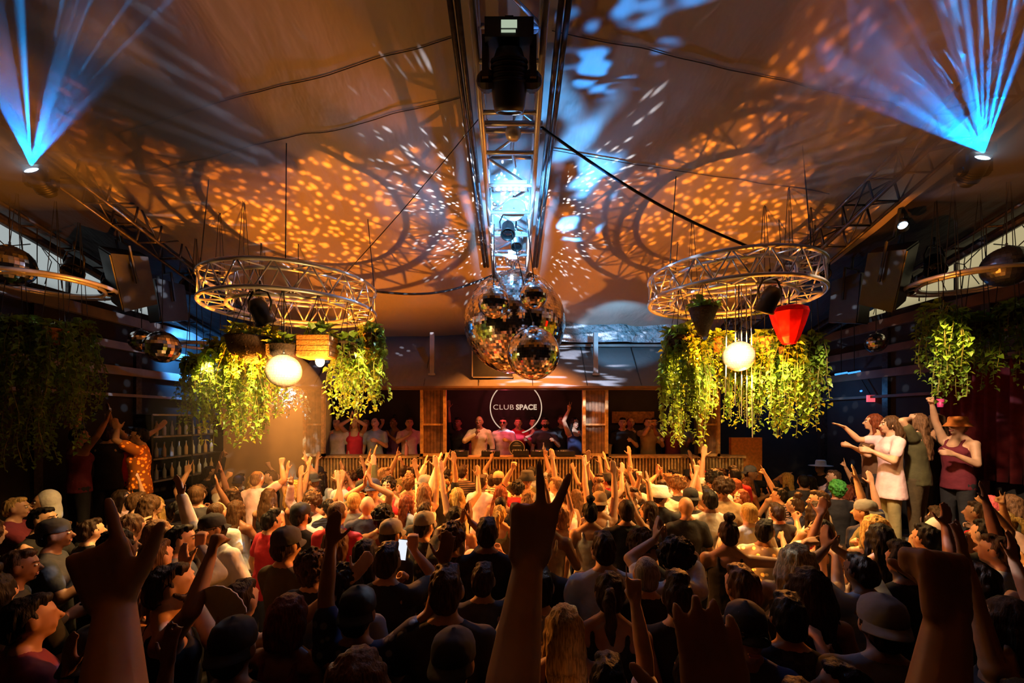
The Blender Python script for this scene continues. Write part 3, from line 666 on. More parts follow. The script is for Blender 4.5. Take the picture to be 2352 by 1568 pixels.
for px, py, Y, e in ((690, 800, 5.15, 210), (545, 800, 5.0, 190), (480, 830, 5.6, 110), (850, 790, 4.9, 70), (535, 900, 4.7, 60), (1720, 790, 5.1, 230), (1600, 780, 5.1, 150), (1815, 800, 4.9, 110), (2190, 712, 4.9, 70)):
    c = at(px, py, Y); light('vine_fill', 'SPOT', c, e, (1.0, .56, .17), .05, c-V((0, -.2, 1)), 128, .5)  # unseen spots added among the baskets to brighten the vines
# bulbs, strings and the red shade
t = thing('hanging_bulb', at(735, 830, 4.95), 'bright bare bulb right below the orange crate basket', 'lamp')
m = MB(); m.ell((0, 0, 0), (.05, .05, .062), 16, 10); m.build('bulb_glass', E_BULB, t, True)
m = MB(); m.lathe([(.02, .05), (.028, .06), (.028, .11), (.012, .125)], (0, 0, 0), 12); m.tube((0, 0, .12), (0, 0, .16), .006); m.build('socket', M_BLACK, t, True)
light('crate_front_fill', 'POINT', at(735, 852, 4.5), 30, AMBER, .04)  # added ahead of the bulb to brighten the front of the crate
light('ball_pin_spot', 'SPOT', at(640, 790, 3.8), 260, (1, .66, .26), .02, at(652, 852, 4.62), 30, .4)
light('ball_pin_spot', 'SPOT', at(1690, 765, 3.9), 260, (1, .72, .34), .02, at(1697, 818, 4.7), 34, .4)
for k, dx in enumerate((-.13, -.02, .06, .13, .20)):
    p = at(1697, 818, 4.72); m = MB(); m.tube((p.x+dx, p.y+.03*k, 4.12), (p.x+dx*1.1, p.y+.03*k, 2.9-.12*k), .006, n=5)
    tag(m.build('hanging_string', M_STRING), 'white string hanging around the glowing ball of the red lampshade ring', 'string', 'white strings round the glowing ball')
t = thing('hanging_lampshade', at(1812, 735, 4.9), 'big red tapered lampshade below its ring truss', 'lampshade')
m = MB(); pr = [(.07, -.27), (.11, -.20), (.17, -.03), (.20, .08), (.185, .13), (.12, .155)]; m.lathe(pr+[(r-.012, z) for r, z in reversed(pr)], (0, 0, 0), 9); sh = mat('red shade cloth', (.62, .01, .015), .5, noise_amt=.25, nscale=18)
N, L, P = nt_of(sh); tl = N.new('ShaderNodeBsdfTranslucent'); tl.inputs[0].default_value = (.7, .008, .008, 1); ms = N.new('ShaderNodeMixShader'); ms.inputs[0].default_value = .45
ou = [n for n in N if n.type == 'OUTPUT_MATERIAL'][0]; L.new(P.outputs[0], ms.inputs[1]); L.new(tl.outputs[0], ms.inputs[2]); L.new(ms.outputs[0], ou.inputs[0])
m.build('shade', sh, t)
m = MB(); m.tube((0, 0, .1), (0, 0, .30), .007); m.build('cord', M_CABLE, t)
m = MB(); m.ell((0, 0, -.02), .035, 12, 8); m.build('bulb', E_BULB, t, True)
light('shade_bulb', 'POINT', at(1812, 722, 4.9)-V((0, .0, .12)), 2.2, (1, .35, .2), .03)
haze('haze by the vines', (-4.9, 5.0, 1.5), (-2.7, 7.4, 3.8), .05, 'warm glowing haze around the vines of the orange crate ring', egg=True)
# ------------------------------------------------------------------ the booth
m = MB(); m.box((.2, 9.2, .45), (9.2, 1.4, .9)); struct(m.build('floor_stage', M_DARK))
YC = 8.5
def counter(x0, x1, label, y=YC, zt=1.90):
    t = thing('booth_counter', ((x0+x1)/2, y, 0), label, 'counter'); W = x1-x0
    m = MB(); m.box((0, .02, .93), (W, .05, 1.80)); m.build('backing', M_WOOD2, t)
    m = MB(); n = int(W/.062); rnd = random.Random(int(x0*10))
    for k in range(n):
        h = .9+rnd.uniform(-.02, .0); m.box((-W/2+(k+.5)*W/n, -.03, .95), (W/n*.52, .05+rnd.uniform(0, .015), 1.86*h/.9))
    m.build('slats', M_WOOD, t)
    m = MB(); m.box((0, .12, zt-.02), (W+.04, .42, .045)); m.build('worktop', M_WOOD, t)
    return t
counter(-4.08, -1.84, 'slatted wooden counter of the lounge bay by the tan partition')
counter(-1.84, 1.92, 'slatted wooden counter in front of the performers', zt=1.88)
counter(1.92, 4.56, 'slatted wooden counter of the dim lounge bay near the red lampshade ring')
def column(px0, px1, label, zt=3.24, zb=1.90, y=8.35):
    x0 = at(px0, 0, y).x; x1 = at(px1, 0, y).x; W = x1-x0
    t = thing('booth_pillar', ((x0+x1)/2, y, zb), label, 'pillar'); H = zt-zb
    m = MB(); b = .055
    for sx in (-1, 1): m.box((sx*(W/2-b/2), 0, H/2), (b, .09, H))
    m.box((0, 0, b/2), (W, .09, b)); m.box((0, 0, H-b/2), (W, .09, b)); m.box((0, .005, H*.46), (W-2*b, .05, .035)); m.build('frame', M_WOOD, t)
    m = MB(); n = 6
    for k in range(n): m.box((-W/2+b+(k+.5)*(W-2*b)/n, .03+.006*(k % 2), H/2), ((W-2*b)/n*.9, .02, H-b)); 
    m.build('planks', M_WOOD2, t)
    m = MB(); m.box((0, .16, H/2), (W*.9, .22, H)); m.build('post', M_DARK, t)
column(966, 1025, 'amber framed pillar beside the performer in the pale shirt'); column(1338, 1396, 'amber framed pillar between the performers and the dim lounge bay')
column(698, 746, 'amber framed pillar next to the tan partition'); column(1606, 1652, 'amber framed pillar half hidden by the vines')
m = MB(); p = at(1700, 1030, 8.9); m.box((p.x, 8.7, 1.65), (.62, .1, 1.2)); tag(m.build('orange_panel', mat('orange board', (.75, .25, .04), .6, noise_amt=.2)), 'orange board standing below the vines at the counter end', 'board')
# awning over the booth
m = MB(); nx, ny = 60, 14; vs = []
for j in range(ny+1):
    for i in range(nx+1):
        u = i/nx; v = j/ny; x = -4.2+8.9*u; y = 8.25+1.5*v
        vs.append((x, y, 3.25+1.28*v+.03*math.sin(x*2.1)*math.sin(PI*v)+noise.noise(V((x*1.5, v*3, 1)))*.03*math.sin(PI*v)))
for (x, y, z) in list(vs): vs.append((x, y+.02, z-.03))
n1 = (nx+1)*(ny+1); fs = []
for j in range(ny):
    for i in range(nx):
        a = j*(nx+1)+i; q = (a, a+1, a+nx+2, a+nx+1); fs.append(q); fs.append(tuple(k+n1 for k in reversed(q)))
m.add(vs, fs); aw = thing('awning', (0, 8.25, 0), 'grey cloth awning sloping up over the booth', 'awning'); o = m.build('canopy_cloth', M_CANOPY, aw, True); o.location = (0, -8.25, 0)
m = MB(); m.box((.25, 0, 3.235), (8.9, .05, .04)); m.box((.25, .02, 3.20), (8.9, .03, .035)); m.build('front_rail', M_BEAMR, aw)
for k in range(9):
    m = MB(); x = -3.8+k*1.05; m.tube((x, .02, 3.26), (x*1.04, 1.45, 4.52), .012, n=6); m.build('rib', M_DARKALU, aw)
for px, lab in ((993, 'pale post standing on the awning above the amber pillar'), (1368, 'blue lit post standing on the awning, red lampshade side')):
    p = at(px, 862, 8.55); m = MB(); m.box((0, 0, .42), (.085, .085, .86)); m.box((0, 0, .02), (.14, .14, .04)); t = thing('awning_post', p, lab, 'post'); m.build('shaft', M_BEAM, t)
t = thing('hanging_screen', at(1132, 835, 8.45), 'dark flat panel with a pale edge behind the mirror balls', 'screen')
m = MB(); m.box((0, 0, 0), (.80, .05, .55)); m.build('panel', M_BLACK, t)
m = MB(); [m.box(*q) for q in (((-.40, -.03, 0), (.02, .02, .56)), ((.40, -.03, 0), (.02, .02, .56)), ((0, -.03, -.27), (.82, .02, .02)))]; m.build('frame', M_BEAM, t)
m = MB(); m.tube((0, .02, .25), (0, .3, .55), .02); m.build('bracket', M_DARKALU, t)
t = thing('hanging_tarp', (2.25, 9.15, 4.5), 'crumpled silver blue tarp under the tent edge above the awning', 'tarp')
m = MB(); vs = []; nx, ny = 60, 10
for j in range(ny+1):
    for i in range(nx+1):
        x = -1.3+2.75*i/nx; z = .26-.52*j/ny; vs.append((x, .10*noise.noise(V((x*3, z*5, 2)))+.16*noise.noise(V((x*1.2, z*2, 5)))-.25*(j/ny-.5), z))
m.add(vs, [(j*(nx+1)+i, j*(nx+1)+i+1, (j+1)*(nx+1)+i+1, (j+1)*(nx+1)+i) for j in range(ny) for i in range(nx)]); o = m.build('cloth', M_TARP, t, True)
sm = o.modifiers.new('thick', 'SOLIDIFY'); sm.thickness = .01
m = MB(); m.box((0, .1, -.30), (2.9, .05, .05)); m.build('edge_bar', M_BEAM, t)
light('tarp_blue', 'SPOT', (1.7, 7.2, 4.1), 130, ICE, .04, (2.3, 9.1, 4.5), 60, .5)
# CLUBSPACE sign hung inside the booth
sg = thing('hanging_sign', at(1185, 936, 9.3), 'lit ring sign reading CLUBSPACE inside the booth', 'sign')
m = MB(); R = .555; m.path([(R*math.cos(2*PI*i/64), 0, R*math.sin(2*PI*i/64)) for i in range(64)], .012, 8, True); m.build('ring', E_SIGN, sg, True)
def text(s, x, size, bold, parent, name, mt, z=-.04, y=0.0, rot=(PI/2, 0, 0)):
    cu = bpy.data.curves.new(name, 'FONT'); cu.body = s; cu.size = size; cu.extrude = .006; cu.offset = bold; cu.align_x = 'LEFT'; cu.space_character = 1.06
    o = bpy.data.objects.new(name, cu); COL.objects.link(o); o.parent = parent; o.location = (x, y, z); o.rotation_euler = rot; cu.materials.append(mt); dg = bpy.context.evaluated_depsgraph_get(); dg.update(); me = bpy.data.meshes.new_from_object(o.evaluated_get(dg)); bpy.data.objects.remove(o)
    o = link(name, me, parent, (x, y, z)); o.rotation_euler = rot; return o
o = text('CLUB', -.50, .155, -.0015, sg, 'lettering', E_SIGN); o.scale = (1.16, 1, 1)
o = text('SPACE', .0, .155, .006, sg, 'lettering', E_SIGN); o.scale = (.98, 1, 1)
m = MB(); m.tube((-.3, 0, .46), (-.3, 0, .75), .006); m.tube((.3, 0, .46), (.3, 0, .75), .006); m.build('hanger', M_CABLE, sg)
# booth back wall and its dim amber band
m = MB(); m.box((.2, 9.82, 2.1), (9.0, .06, 2.6)); struct(m.build('wall_booth', M_DARK))
m = MB(); p = at(1455, 958, 9.7); m.box((p.x, 9.74, p.z), (.95, .04, .26)); tag(m.build('wall_panel_hanging', mat('amber board', (.30, .13, .03), .6, noise_amt=.4)), 'dim amber board on the back wall of the lounge bay', 'board')
# equipment on the counter
def deck(x, w_, label, cat='deck', y=8.56, z=1.9, round_=True):
    t = thing('dj_player', (x, y, z), label, cat)
    m = MB(); m.box((0, 0, .045), (w_, .30, .09)); m.box((0, .06, .10), (w_*.5, .10, .03)); m.build('case', M_BLACK, t)
    m = MB(); m.lathe([(0, .012), (.09, .012), (.10, 0)], (0, -.04, .09), 20); m.build('jog_wheel', M_STEEL, t, True)
    m = MB(); [m.lathe([(0, .015), (.01, .015), (.012, 0)], (-w_*.38+k*.05, -.11, .09), 8) for k in range(4)]; m.build('knob', M_ALU, t)
for x, lab in ((-1.05, 'black deck at the amber pillar end of the performers counter'), (-.42, 'black deck in front of the performer in the pale shirt'), (.55, 'black deck beside the round lit fan'), (1.05, 'black deck at the far end of the performers counter')): deck(x, .36, lab)
t = thing('mixer', (.18, 8.56, 1.9), 'black mixer between the decks on the performers counter', 'mixer')
m = MB(); m.box((0, 0, .05), (.30, .32, .10)); m.build('case', M_BLACK, t)
m = MB(); [m.lathe([(0, .02), (.009, .02), (.011, 0)], (-.11+.055*i, -.12+.05*j, .10), 8) for i in range(5) for j in range(5)]; m.build('knob', M_ALU, t)
t = thing('hand_fan', at(1187, 1029, 8.5), 'round dark hand fan with a pale rim propped on the performers counter', 'fan')
m = MB(); m.lathe([(0, .012), (.15, .010), (.155, 0), (.15, -.010), (0, -.012)], (0, 0, 0), 28, (0, -1, 0)); m.build('disc', M_BLACK, t, True)
m = MB(); m.path([(.15*math.cos(2*PI*i/32), -.012, .15*math.sin(2*PI*i/32)) for i in range(32)], .010, 6, True)
for k in range(7): m.tube((-.09+.03*k, -.014, -.09), (-.07+.0233*k, -.014, -.02), .008, n=5)
m.tube((-.1, -.014, -.05), (.1, -.014, -.05), .008, n=5); m.tube((-.08, -.014, .05), (.08, -.014, .05), .007, n=5); m.build('trim', M_BEAM, t)
m = MB(); m.tube((0, .0, -.14), (0, .03, -.163), .012); m.build('handle', M_WOOD, t)
def bottle(x, y, z, label, col, s=1.0, grp=None):
    t = thing('bottle', (x, y, z), label, 'bottle', grp)
    m = MB(); m.lathe([(0, 0), (.036*s, 0), (.038*s, .02), (.038*s, .17*s), (.02*s, .21*s), (.013*s, .24*s), (.013*s, .29*s), (0, .29*s)], (0, 0, 0), 14); m.build('glass', mat('bottle glass', col, .15), t, True)
    m = MB(); m.lathe([(.015*s, .27*s), (.016*s, .31*s), (0, .312*s)], (0, 0, 0), 12); m.build('cap', M_STEEL, t, True)
bottle(at(932, 1040, 8.45).x, 8.5, 1.9, 'pinkish bottle standing on the lounge counter by the amber pillar', (.7, .25, .3))
bottle(at(1250, 1040, 8.45).x, 8.62, 1.9, 'clear bottle on the performers counter beside a deck', (.4, .4, .4), .8)
# bar behind the crowd on the bar wall side
t = thing('bar_counter', (-6.0, 8.1, 0), 'dark bar counter against the slatted side wall', 'bar')
m = MB(); m.box((0, 0, .55), (.6, 1.9, 1.1)); m.build('body', M_WOOD2, t); m = MB(); m.box((0, 0, 1.12), (.7, 2.0, .05)); m.build('worktop', M_STEEL, t)
t = thing('shelf_unit', (-6.55, 8.6, 0), 'metal back bar shelf holding pale bottles', 'shelf')
m = MB(); [m.box((0, 0, z), (.3, 1.9, .03)) for z in (1.5, 1.9, 2.3, 2.7)]; m.build('shelf_board', M_STEEL, t); m = MB(); [m.box((0, y, 1.35), (.3, .04, 2.7)) for y in (-.95, 0, .95)]; m.build('upright', M_BLACK, t)
k = 0
for z in (1.515, 1.915, 2.315):
    for j in range(9):
        bottle(-6.5, 7.85+j*.18, z, 'pale bottle standing on the back bar shelf', ((.5, .55, .6), (.35, .4, .45), (.5, .35, .2))[(j+k) % 3], .9, 'bottles on the back bar shelf')
    k += 1
# small red exit light on the far side wall
t = thing('hanging_exit_sign', at(2000, 915, 8.3), 'small red lit sign on the dark wall behind the raised dancers', 'sign')
m = MB(); m.box((0, 0, 0), (.14, .04, .13)); m.build('case', E_RED, t); m = MB(); m.tube((0, 0, .06), (0, .3, .5), .01); m.build('bracket', M_BLACK, t)
for px, py, lab in ((1932, 860, 'blue lit tube lamp on the brown beams, nearer the vines'), (1962, 857, 'shorter blue lit tube lamp on the brown beams'), (1990, 898, 'blue tube lamp just above the small red sign')):
    t = thing('hanging_tube_lamp', at(px, py, 8.6), lab, 'lamp'); m = MB(); m.tube((-.12, 0, 0), (.12, 0, .04), .018); m.build('tube', emis('blue tube', (.05, .3, 1.0), 1.5), t, True); m = MB(); m.tube((0, 0, 0), (0, 0, ceil_z(5, 8.6)-at(px, py, 8.6).z+.05), .008); m.build('bracket', M_BLACK, t)
# platforms for the raised dancers
def platform(c, d, label):
    t = thing('dancer_platform', (c[0], c[1], 0), label, 'platform'); m = MB(); m.box((0, 0, d[2]-.03), (d[0], d[1], .06)); m.build('deck', M_BLACK, t)
    m = MB(); m.box((0, 0, (d[2]-.06)/2), (d[0]-.1, d[1]-.1, d[2]-.06)); m.build('skirt', M_DARK, t)
platform((5.25, 5.95), (2.3, 1.2, .95), 'black platform under the dancer in the pink shirt')
platform((-5.75, 6.5), (1.9, 1.2, .75), 'black platform under the dancers by the bar wall')

t = thing('hanging_curtain', (6.82, 6.1, 3.45), 'dark red curtain on the side wall behind the raised dancers', 'curtain')
m = MB(); n = 44; vs = []
for z in (0, -1.7):
    for i in range(n+1): vs.append((.05*math.sin(i*1.25), -.7+1.4*i/n, z))
m.add(vs, [(i, i+1, n+2+i, n+1+i) for i in range(n)]); o = m.build('drape', mat('dark red velvet', (.16, .008, .010), .8, noise_amt=.2), t, True); o.modifiers.new('thick', 'SOLIDIFY').thickness = .02
m = MB(); m.tube((0, -.8, .02), (0, .8, .02), .018); m.tube((0, -.7, .02), (.16, -.7, .02), .015); m.tube((0, .7, .02), (.16, .7, .02), .015); m.build('rod', M_DARKALU, t)
# ------------------------------------------------------------------ people
DG = None
def fuse(mb, name, voxel, smooth=2, mats=None):
    """one continuous surface round a set of overlapping closed shapes"""
    me = mb.mesh(name); o = bpy.data.objects.new(name, me); COL.objects.link(o)
    r = o.modifiers.new('r', 'REMESH'); r.mode = 'VOXEL'; r.voxel_size = voxel; r.adaptivity = 0
    s = o.modifiers.new('s', 'SMOOTH'); s.factor = .5; s.iterations = smooth
    dg = bpy.context.evaluated_depsgraph_get(); dg.update()
    n = bpy.data.meshes.new_from_object(o.evaluated_get(dg)); n.name = name
    bpy.data.objects.remove(o); bpy.data.meshes.remove(me)
    n.polygons.foreach_set('use_smooth', [True]*len(n.polygons)); n.materials.clear(); n.materials.append(mats)
    return n
def hand(mb, w, u, n, pose, side, k=1.0):
    """w wrist, u along the hand, n the way the palm faces, side +1/-1 for which edge the thumb is on"""
    u = u.normalized(); n = (n-u*n.dot(u)).normalized(); s = u.cross(n)*side
    off = (.031, .011, -.010, -.030); ln = (.070, .080, .074, .058)
    curls = {'open': (.12, .06, .10, .2), 'relax': (.5, .6, .7, .8), 'fist': (1.45,)*4, 'point': (.05, 1.45, 1.5, 1.5), 'peace': (.05, .05, 1.5, 1.5), 'horns': (.05, 1.45, 1.45, .12), 'grip': (1.0, 1.05, 1.1, 1.15), 'gun': (.05, 1.3, 1.45, 1.5)}[pose]
    for i in range(4):
        kp = w+u*.088*k+s*off[i]*k; mb.cap(w+u*.012*k+s*off[i]*.62*k, kp, .0165*k, .0125*k, 8, 2)
        d = u; p = kp; sp = (off[i]*2.2 if pose in ('open', 'horns') else (.34, -.16, 0, 0)[i] if pose == 'peace' else 0); d = (d+s*sp).normalized()
        for j, (f, r1, r2) in enumerate(((.45, .0102, .0094), (.31, .0094, .0086), (.24, .0086, .0070))):
            c = curls[i]*(1.0 if j == 0 else 1.05 if j == 1 else .6)
            d = Matrix.Rotation(c, 3, u.cross(n)) @ d
            q = p+d*ln[i]*f*k; mb.cap(p, q, r1*k, r2*k, 8, 2); p = q
    th = {'open': (s*.85+u*.55+n*.15), 'relax': (s*.5+u*.75+n*.4), 'fist': (s*.25+u*.6+n*.8), 'point': (s*.3+u*.5+n*.8), 'peace': (s*.0+u*.6+n*.9), 'horns': (s*.0+u*.5+n*.9), 'grip': (s*.5+u*.6+n*.7), 'gun': (s*.75+u*.65+n*.1)}[pose].normalized()
    a = w+u*.022*k+s*.022*k; b = a+th*.042*k; mb.cap(a, b, .0175*k, .0125*k, 8, 2)
    t2 = (th+u*.45 if pose in ('open', 'relax', 'gun') else th-s*.9).normalized(); c = b+t2*.034*k; mb.cap(b, c, .0118*k, .0105*k, 8, 2); mb.cap(c, c+t2*.022*k, .0105*k, .008*k, 8, 2)
def ik(sh, tgt, pole, a, b):
    d = tgt-sh; L = min(d.length, (a+b)*.998); d.normalize(); x = (a*a-b*b+L*L)/(2*L); h = math.sqrt(max(0, a*a-x*x))
    p = pole-d*pole.dot(d); p = p.normalized() if p.length > 1e-4 else d.orthogonal().normalized()
    return sh+d*x+p*h, sh+d*L
# arms: wrist target relative to the shoulder (right-hand side values, mirrored for the left), elbow pole, hand direction, palm facing, hand pose
ARM = {
 'down':   ((.10, .04, -.51), (.5, -1, 0), (0, .15, -1), (-1, 0, 0), 'relax'),
 'bent':   ((-.02, .30, -.12), (.6, -.2, -1), (-.3, 1, .2), (-1, 0, -.2), 'relax'),
 'up':     ((.02, .10, .53), (1, -.2, 0), (-.05, .15, 1), (0, 1, 0), 'open'),
 'point':  ((-.02, .22, .49), (1, -.2, -.2), (-.05, .35, 1), (0, 1, -.3), 'point'),
 'fist':   ((.10, .16, .40), (1, -.1, -.3), (-.1, .2, 1), (-.2, 1, 0), 'fist'),
 'wave':   ((.26, .12, .42), (1, -.5, -.5), (.15, .1, 1), (0, 1, 0), 'open'),
 'peace':  ((.06, .16, .47), (1, -.2, -.2), (0, .1, 1), (0, 1, 0), 'peace'),
 'horns':  ((.0, .20, .46), (1, -.2, -.2), (-.1, .2, 1), (0, 1, 0), 'horns'),
 'clap':   ((-.13, .24, .30), (1, .2, -.3), (-.15, .3, 1), (-1, 0, 0), 'open'),
 'chest':  ((-.14, .24, -.02), (1, .2, -.7), (-.5, .3, .8), (-.6, -.6, 0), 'grip'),
 'phone':  ((-.10, .30, .20), (.8, .1, -.8), (-.1, .15, 1), (-.2, 1, 0), 'grip'),
 'fore':   ((.02, .46, .18), (.3, 0, -1), (0, 1, .45), (0, .4, -1), 'open'),
 'side':   ((.44, .16, .16), (0, -.4, -1), (1, .35, .25), (0, .5, -1), 'point'),
 'head':   ((-.10, .05, .26), (1, .1, .1), (-.7, -.1, .55), (-.2, -.1, -1), 'relax'),
 'out':    ((.40, .22, .30), (.4, -.5, -.8), (.5, .3, .8), (0, 1, 0), 'open'),
}
def body_shapes(armR, armL, fem=False, voxel=.011):
    """returns (body, sleeves short, sleeves long, shoulder data)"""
    b = MB(); k = .93 if fem else 1.0
    b.loft([(.84, .10, .09, 0), (.88, .165 if not fem else .175, .118, -.005), (.96, .160*k+(.012 if fem else 0), .112, -.005), (1.08, .138*k, .098, .005), (1.20, .152*k, .112, .010), (1.31, .166*k, .120, .006), (1.385, .160*k, .106, 0), (1.43, .115, .085, -.008), (1.465, .066, .064, -.008), (1.485, .055, .055, -.006)])
    b.cap((0, -.012, 1.42), (0, .006, 1.56), .062*k, .054*k, 12)
    for sx in (-1, 1): b.cap((sx*.025, -.03, 1.505), (sx*.125, -.015, 1.425), .042, .045, 10)
    b.ell((0, .012, 1.640), (.076, .097, .106), 18, 12); b.cap((0, .035, 1.585), (0, .062, 1.558), .058, .036, 12); b.ell((0, .088, 1.60), (.040, .022, .040), 10, 8)
    b.cap((0, .102, 1.650), (0, .128, 1.612), .010, .0155, 8); b.cap((-.020, .098, 1.577), (.020, .098, 1.577), .013, .013, 8); b.ell((0, .085, 1.545), (.024, .022, .018), 8, 6); b.cap((-.038, .092, 1.668), (.038, .092, 1.668), .012, .012, 8)
    for sx in (-1, 1):
        b.ell((sx*.079, .006, 1.628), (.012, .022, .033), 8, 6); b.ell((sx*.10, -.02, 1.40), (.075, .06, .05), 10, 8)
        b.cap((sx*.088, 0, .90), (sx*.098, .012, .50), .088, .058, 10); b.cap((sx*.098, .012, .50), (sx*.10, -.012, .10), .058, .038, 10); b.cap((sx*.098, -.018, .38), (sx*.099, -.02, .28), .052, .048, 8)
        b.cap((sx*.10, -.03, .05), (sx*.115, .15, .035), .042, .034, 8)
        if fem: b.ell((sx*.068, .098, 1.265), (.062, .058, .058), 10, 8)
        else: b.ell((sx*.075, .075, 1.30), (.080, .050, .065), 10, 8)
    ss, sl = MB(), MB(); ends = []
    for sx, arm in ((1, armR), (-1, armL)):
        if isinstance(arm, str): tg, pole, hd, pn, pose = ARM[arm]
        else: tg, pole, hd, pn, pose = arm
        mir = lambda v: V((v[0]*sx, v[1], v[2]))
        lift = max(0, min(1, tg[2]/.45)); sh = V((sx*(.178*k-.018*lift), -.005+.01*lift, 1.402+.035*lift))
        tgt = sh+mir(tg); el, wr = ik(sh, tgt, mir(pole), .285, .255)
        b.cap(V((sx*.11*k, 0, 1.385)), sh, .062, .060, 10); b.cap(sh, el, .056*k, .042*k, 10); b.cap(sh.lerp(el, .35), sh.lerp(el, .6), .052*k, .047*k, 10)
        b.cap(el, el.lerp(wr, .35), .043*k, .042*k, 10); b.cap(el.lerp(wr, .3), wr, .043*k, .027*k, 10)
        hd_ = mir(hd); pn_ = mir(pn); u = hd_.normalized(); n = (pn_-u*pn_.dot(u)).normalized()
        hand(b, wr, hd_, pn_, pose, sx, .98 if fem else 1.05)
        ss.cap(sh-V((sx*.05, 0, .01)), sh, .074, .076, 10); ss.cap(sh, sh.lerp(el, .62), .074, .068, 12, 2)
        sl.cap(sh-V((sx*.05, 0, .01)), sh, .074, .078, 10); sl.cap(sh, el, .074, .060, 12); sl.cap(el, el.lerp(wr, .93), .060, .044, 12)
        ends.append(wr+u*.10)
    return b, ss, sl, ends
def torso_cloth(long=0.0, tank=False, fem=False):
    t = MB(); k = .94 if fem else 1.0; z0 = .80-long
    top = [(1.405, .150*k, .108, 0), (1.435, .128, .096, -.010), (1.472, .084, .080, -.014)] if not tank else [(1.36, .155*k, .112, 0), (1.375, .13*k, .10, 0)]
    t.loft([(z0, .190+long*.25, .148+long*.15, 0), (.92, .188, .140, 0), (1.08, .160*k, .120, .006), (1.20, .168*k, .130, .012), (1.30, .180*k, .138, .008)]+top)
    if not tank: [t.cap((sx*.03, -.03, 1.488), (sx*.13, -.015, 1.432), .046, .052, 10) for sx in (-1, 1)]
    if fem: [t.ell((sx*.068, .102, 1.265), (.074, .072, .072), 10, 8) for sx in (-1, 1)]
    else: [t.ell((sx*.075, .082, 1.295), (.096, .064, .082), 10, 8) for sx in (-1, 1)]
    if tank:
        for sx in (-1, 1): t.path([(sx*.085, -.10, 1.34), (sx*.092, -.075, 1.42), (sx*.092, -.01, 1.462), (sx*.088, .06, 1.43), (sx*.08, .105, 1.34)], .018, 8)
    return t
def tee(ss, **kw):
    t = torso_cloth(**kw); o = len(t.v); t.v += ss.v; t.f += [tuple(i+o for i in f) for f in ss.f]; t.mi += ss.mi; return t
BODY, TEE, LONG, ENDS = {}, {}, {}, {}
def make_pose(key, r, l, fem=False, voxel=.0115):
    b, ss, sl, e = body_shapes(r, l, fem, voxel); BODY[key] = fuse(b, 'person', voxel, 2, M_SKIN)
    TEE[key] = fuse(tee(ss, fem=fem), 't_shirt', .016, 3, M_CLOTH); LONG[key] = fuse(tee(sl, fem=fem, long=.03), 'long_sleeved_top', .016, 3, M_CLOTH); ENDS[key] = e
POSES = {'stand': ('down', 'bent', ''), 'drink': ('chest', 'down', 'one hand at chest'), 'up': ('up', 'down', 'one arm raised'), 'point': ('point', 'bent', 'one finger raised'), 'fist': ('fist', 'down', 'one fist raised'),
 'both': ('wave', 'up', 'both arms raised'), 'clap': ('clap', 'clap', 'hands clasped overhead'), 'phone': ('phone', 'chest', 'hands up in front'), 'fore': ('fore', 'bent', 'one arm reaching forward'), 'peace': ('peace', 'chest', 'two fingers raised'),
 'vee': ('out', 'out', 'both elbows out'), 'head': ('head', 'head', 'hands on head'), 'side': ('side', 'bent', 'arm out sideways'), 'wave': ('wave', 'bent', 'open hand raised')}
for kk, (r, l, d) in POSES.items(): make_pose(kk, r, l)
for kk in ('stand', 'up', 'both', 'clap', 'drink'): make_pose(kk+'_w', POSES[kk][0], POSES[kk][1], True); POSES[kk+'_w'] = POSES[kk]
TANK = {f: fuse(torso_cloth(tank=True, fem=f), 'tank_top', .014, 2, M_CLOTH) for f in (False, True)}
LONGTEE = fuse(tee(body_shapes('fore', 'bent')[1], long=.16), 'smock', .016, 3, M_CLOTH)
b = MB(); b.loft([(.80, .15, .12, 0), (.86, .176, .126, 0), (.95, .168, .119, 0), (1.0, .158, .112, 0)])
for sx in (-1, 1): b.cap((sx*.088, 0, .88), (sx*.10, .01, .5), .105, .074, 12); b.cap((sx*.10, .01, .5), (sx*.102, -.01, .10), .074, .060, 12)
TROUS = fuse(b, 'trousers', .018, 2, M_CLOTH)
SHOE = {}
for sx in (-1, 1): b = MB(); b.cap((sx*.10, -.04, .055), (sx*.116, .16, .045), .054, .045, 10); b.box((sx*.108, .06, .012), (.10, .28, .024)); SHOE[sx] = fuse(b, 'shoe', .014, 1, M_SHOE)
# face details, hair, hats
EYE = {}
for sx in (-1, 1):
    b = MB(); b.ell((sx*.031, .098, 1.642), (.0135, .012, .0095), 10, 8); b.k = 1; b.ell((sx*.031, .1075, 1.642), (.006, .005, .006), 8, 6)
    q = b.mesh('eye'); q.materials.append(M_EYE); q.materials.append(M_LENS); q.polygons.foreach_set('material_index', b.mi); q.polygons.foreach_set('use_smooth', [True]*len(q.polygons)); EYE[sx] = q
b = MB(); b.cap((-.021, .107, 1.582), (.021, .107, 1.582), .006, .006, 8); b.cap((-.016, .107, 1.572), (.016, .107, 1.572), .007, .007, 8); LIPS = b.mesh('mouth'); LIPS.materials.append(M_LIP)
BROW = {}
for sx in (-1, 1): b = MB(); b.cap((sx*.015, .109, 1.664), (sx*.050, .094, 1.667), .005, .004, 6); BROW[sx] = b.mesh('eyebrow'); BROW[sx].materials.append(M_HAIR)
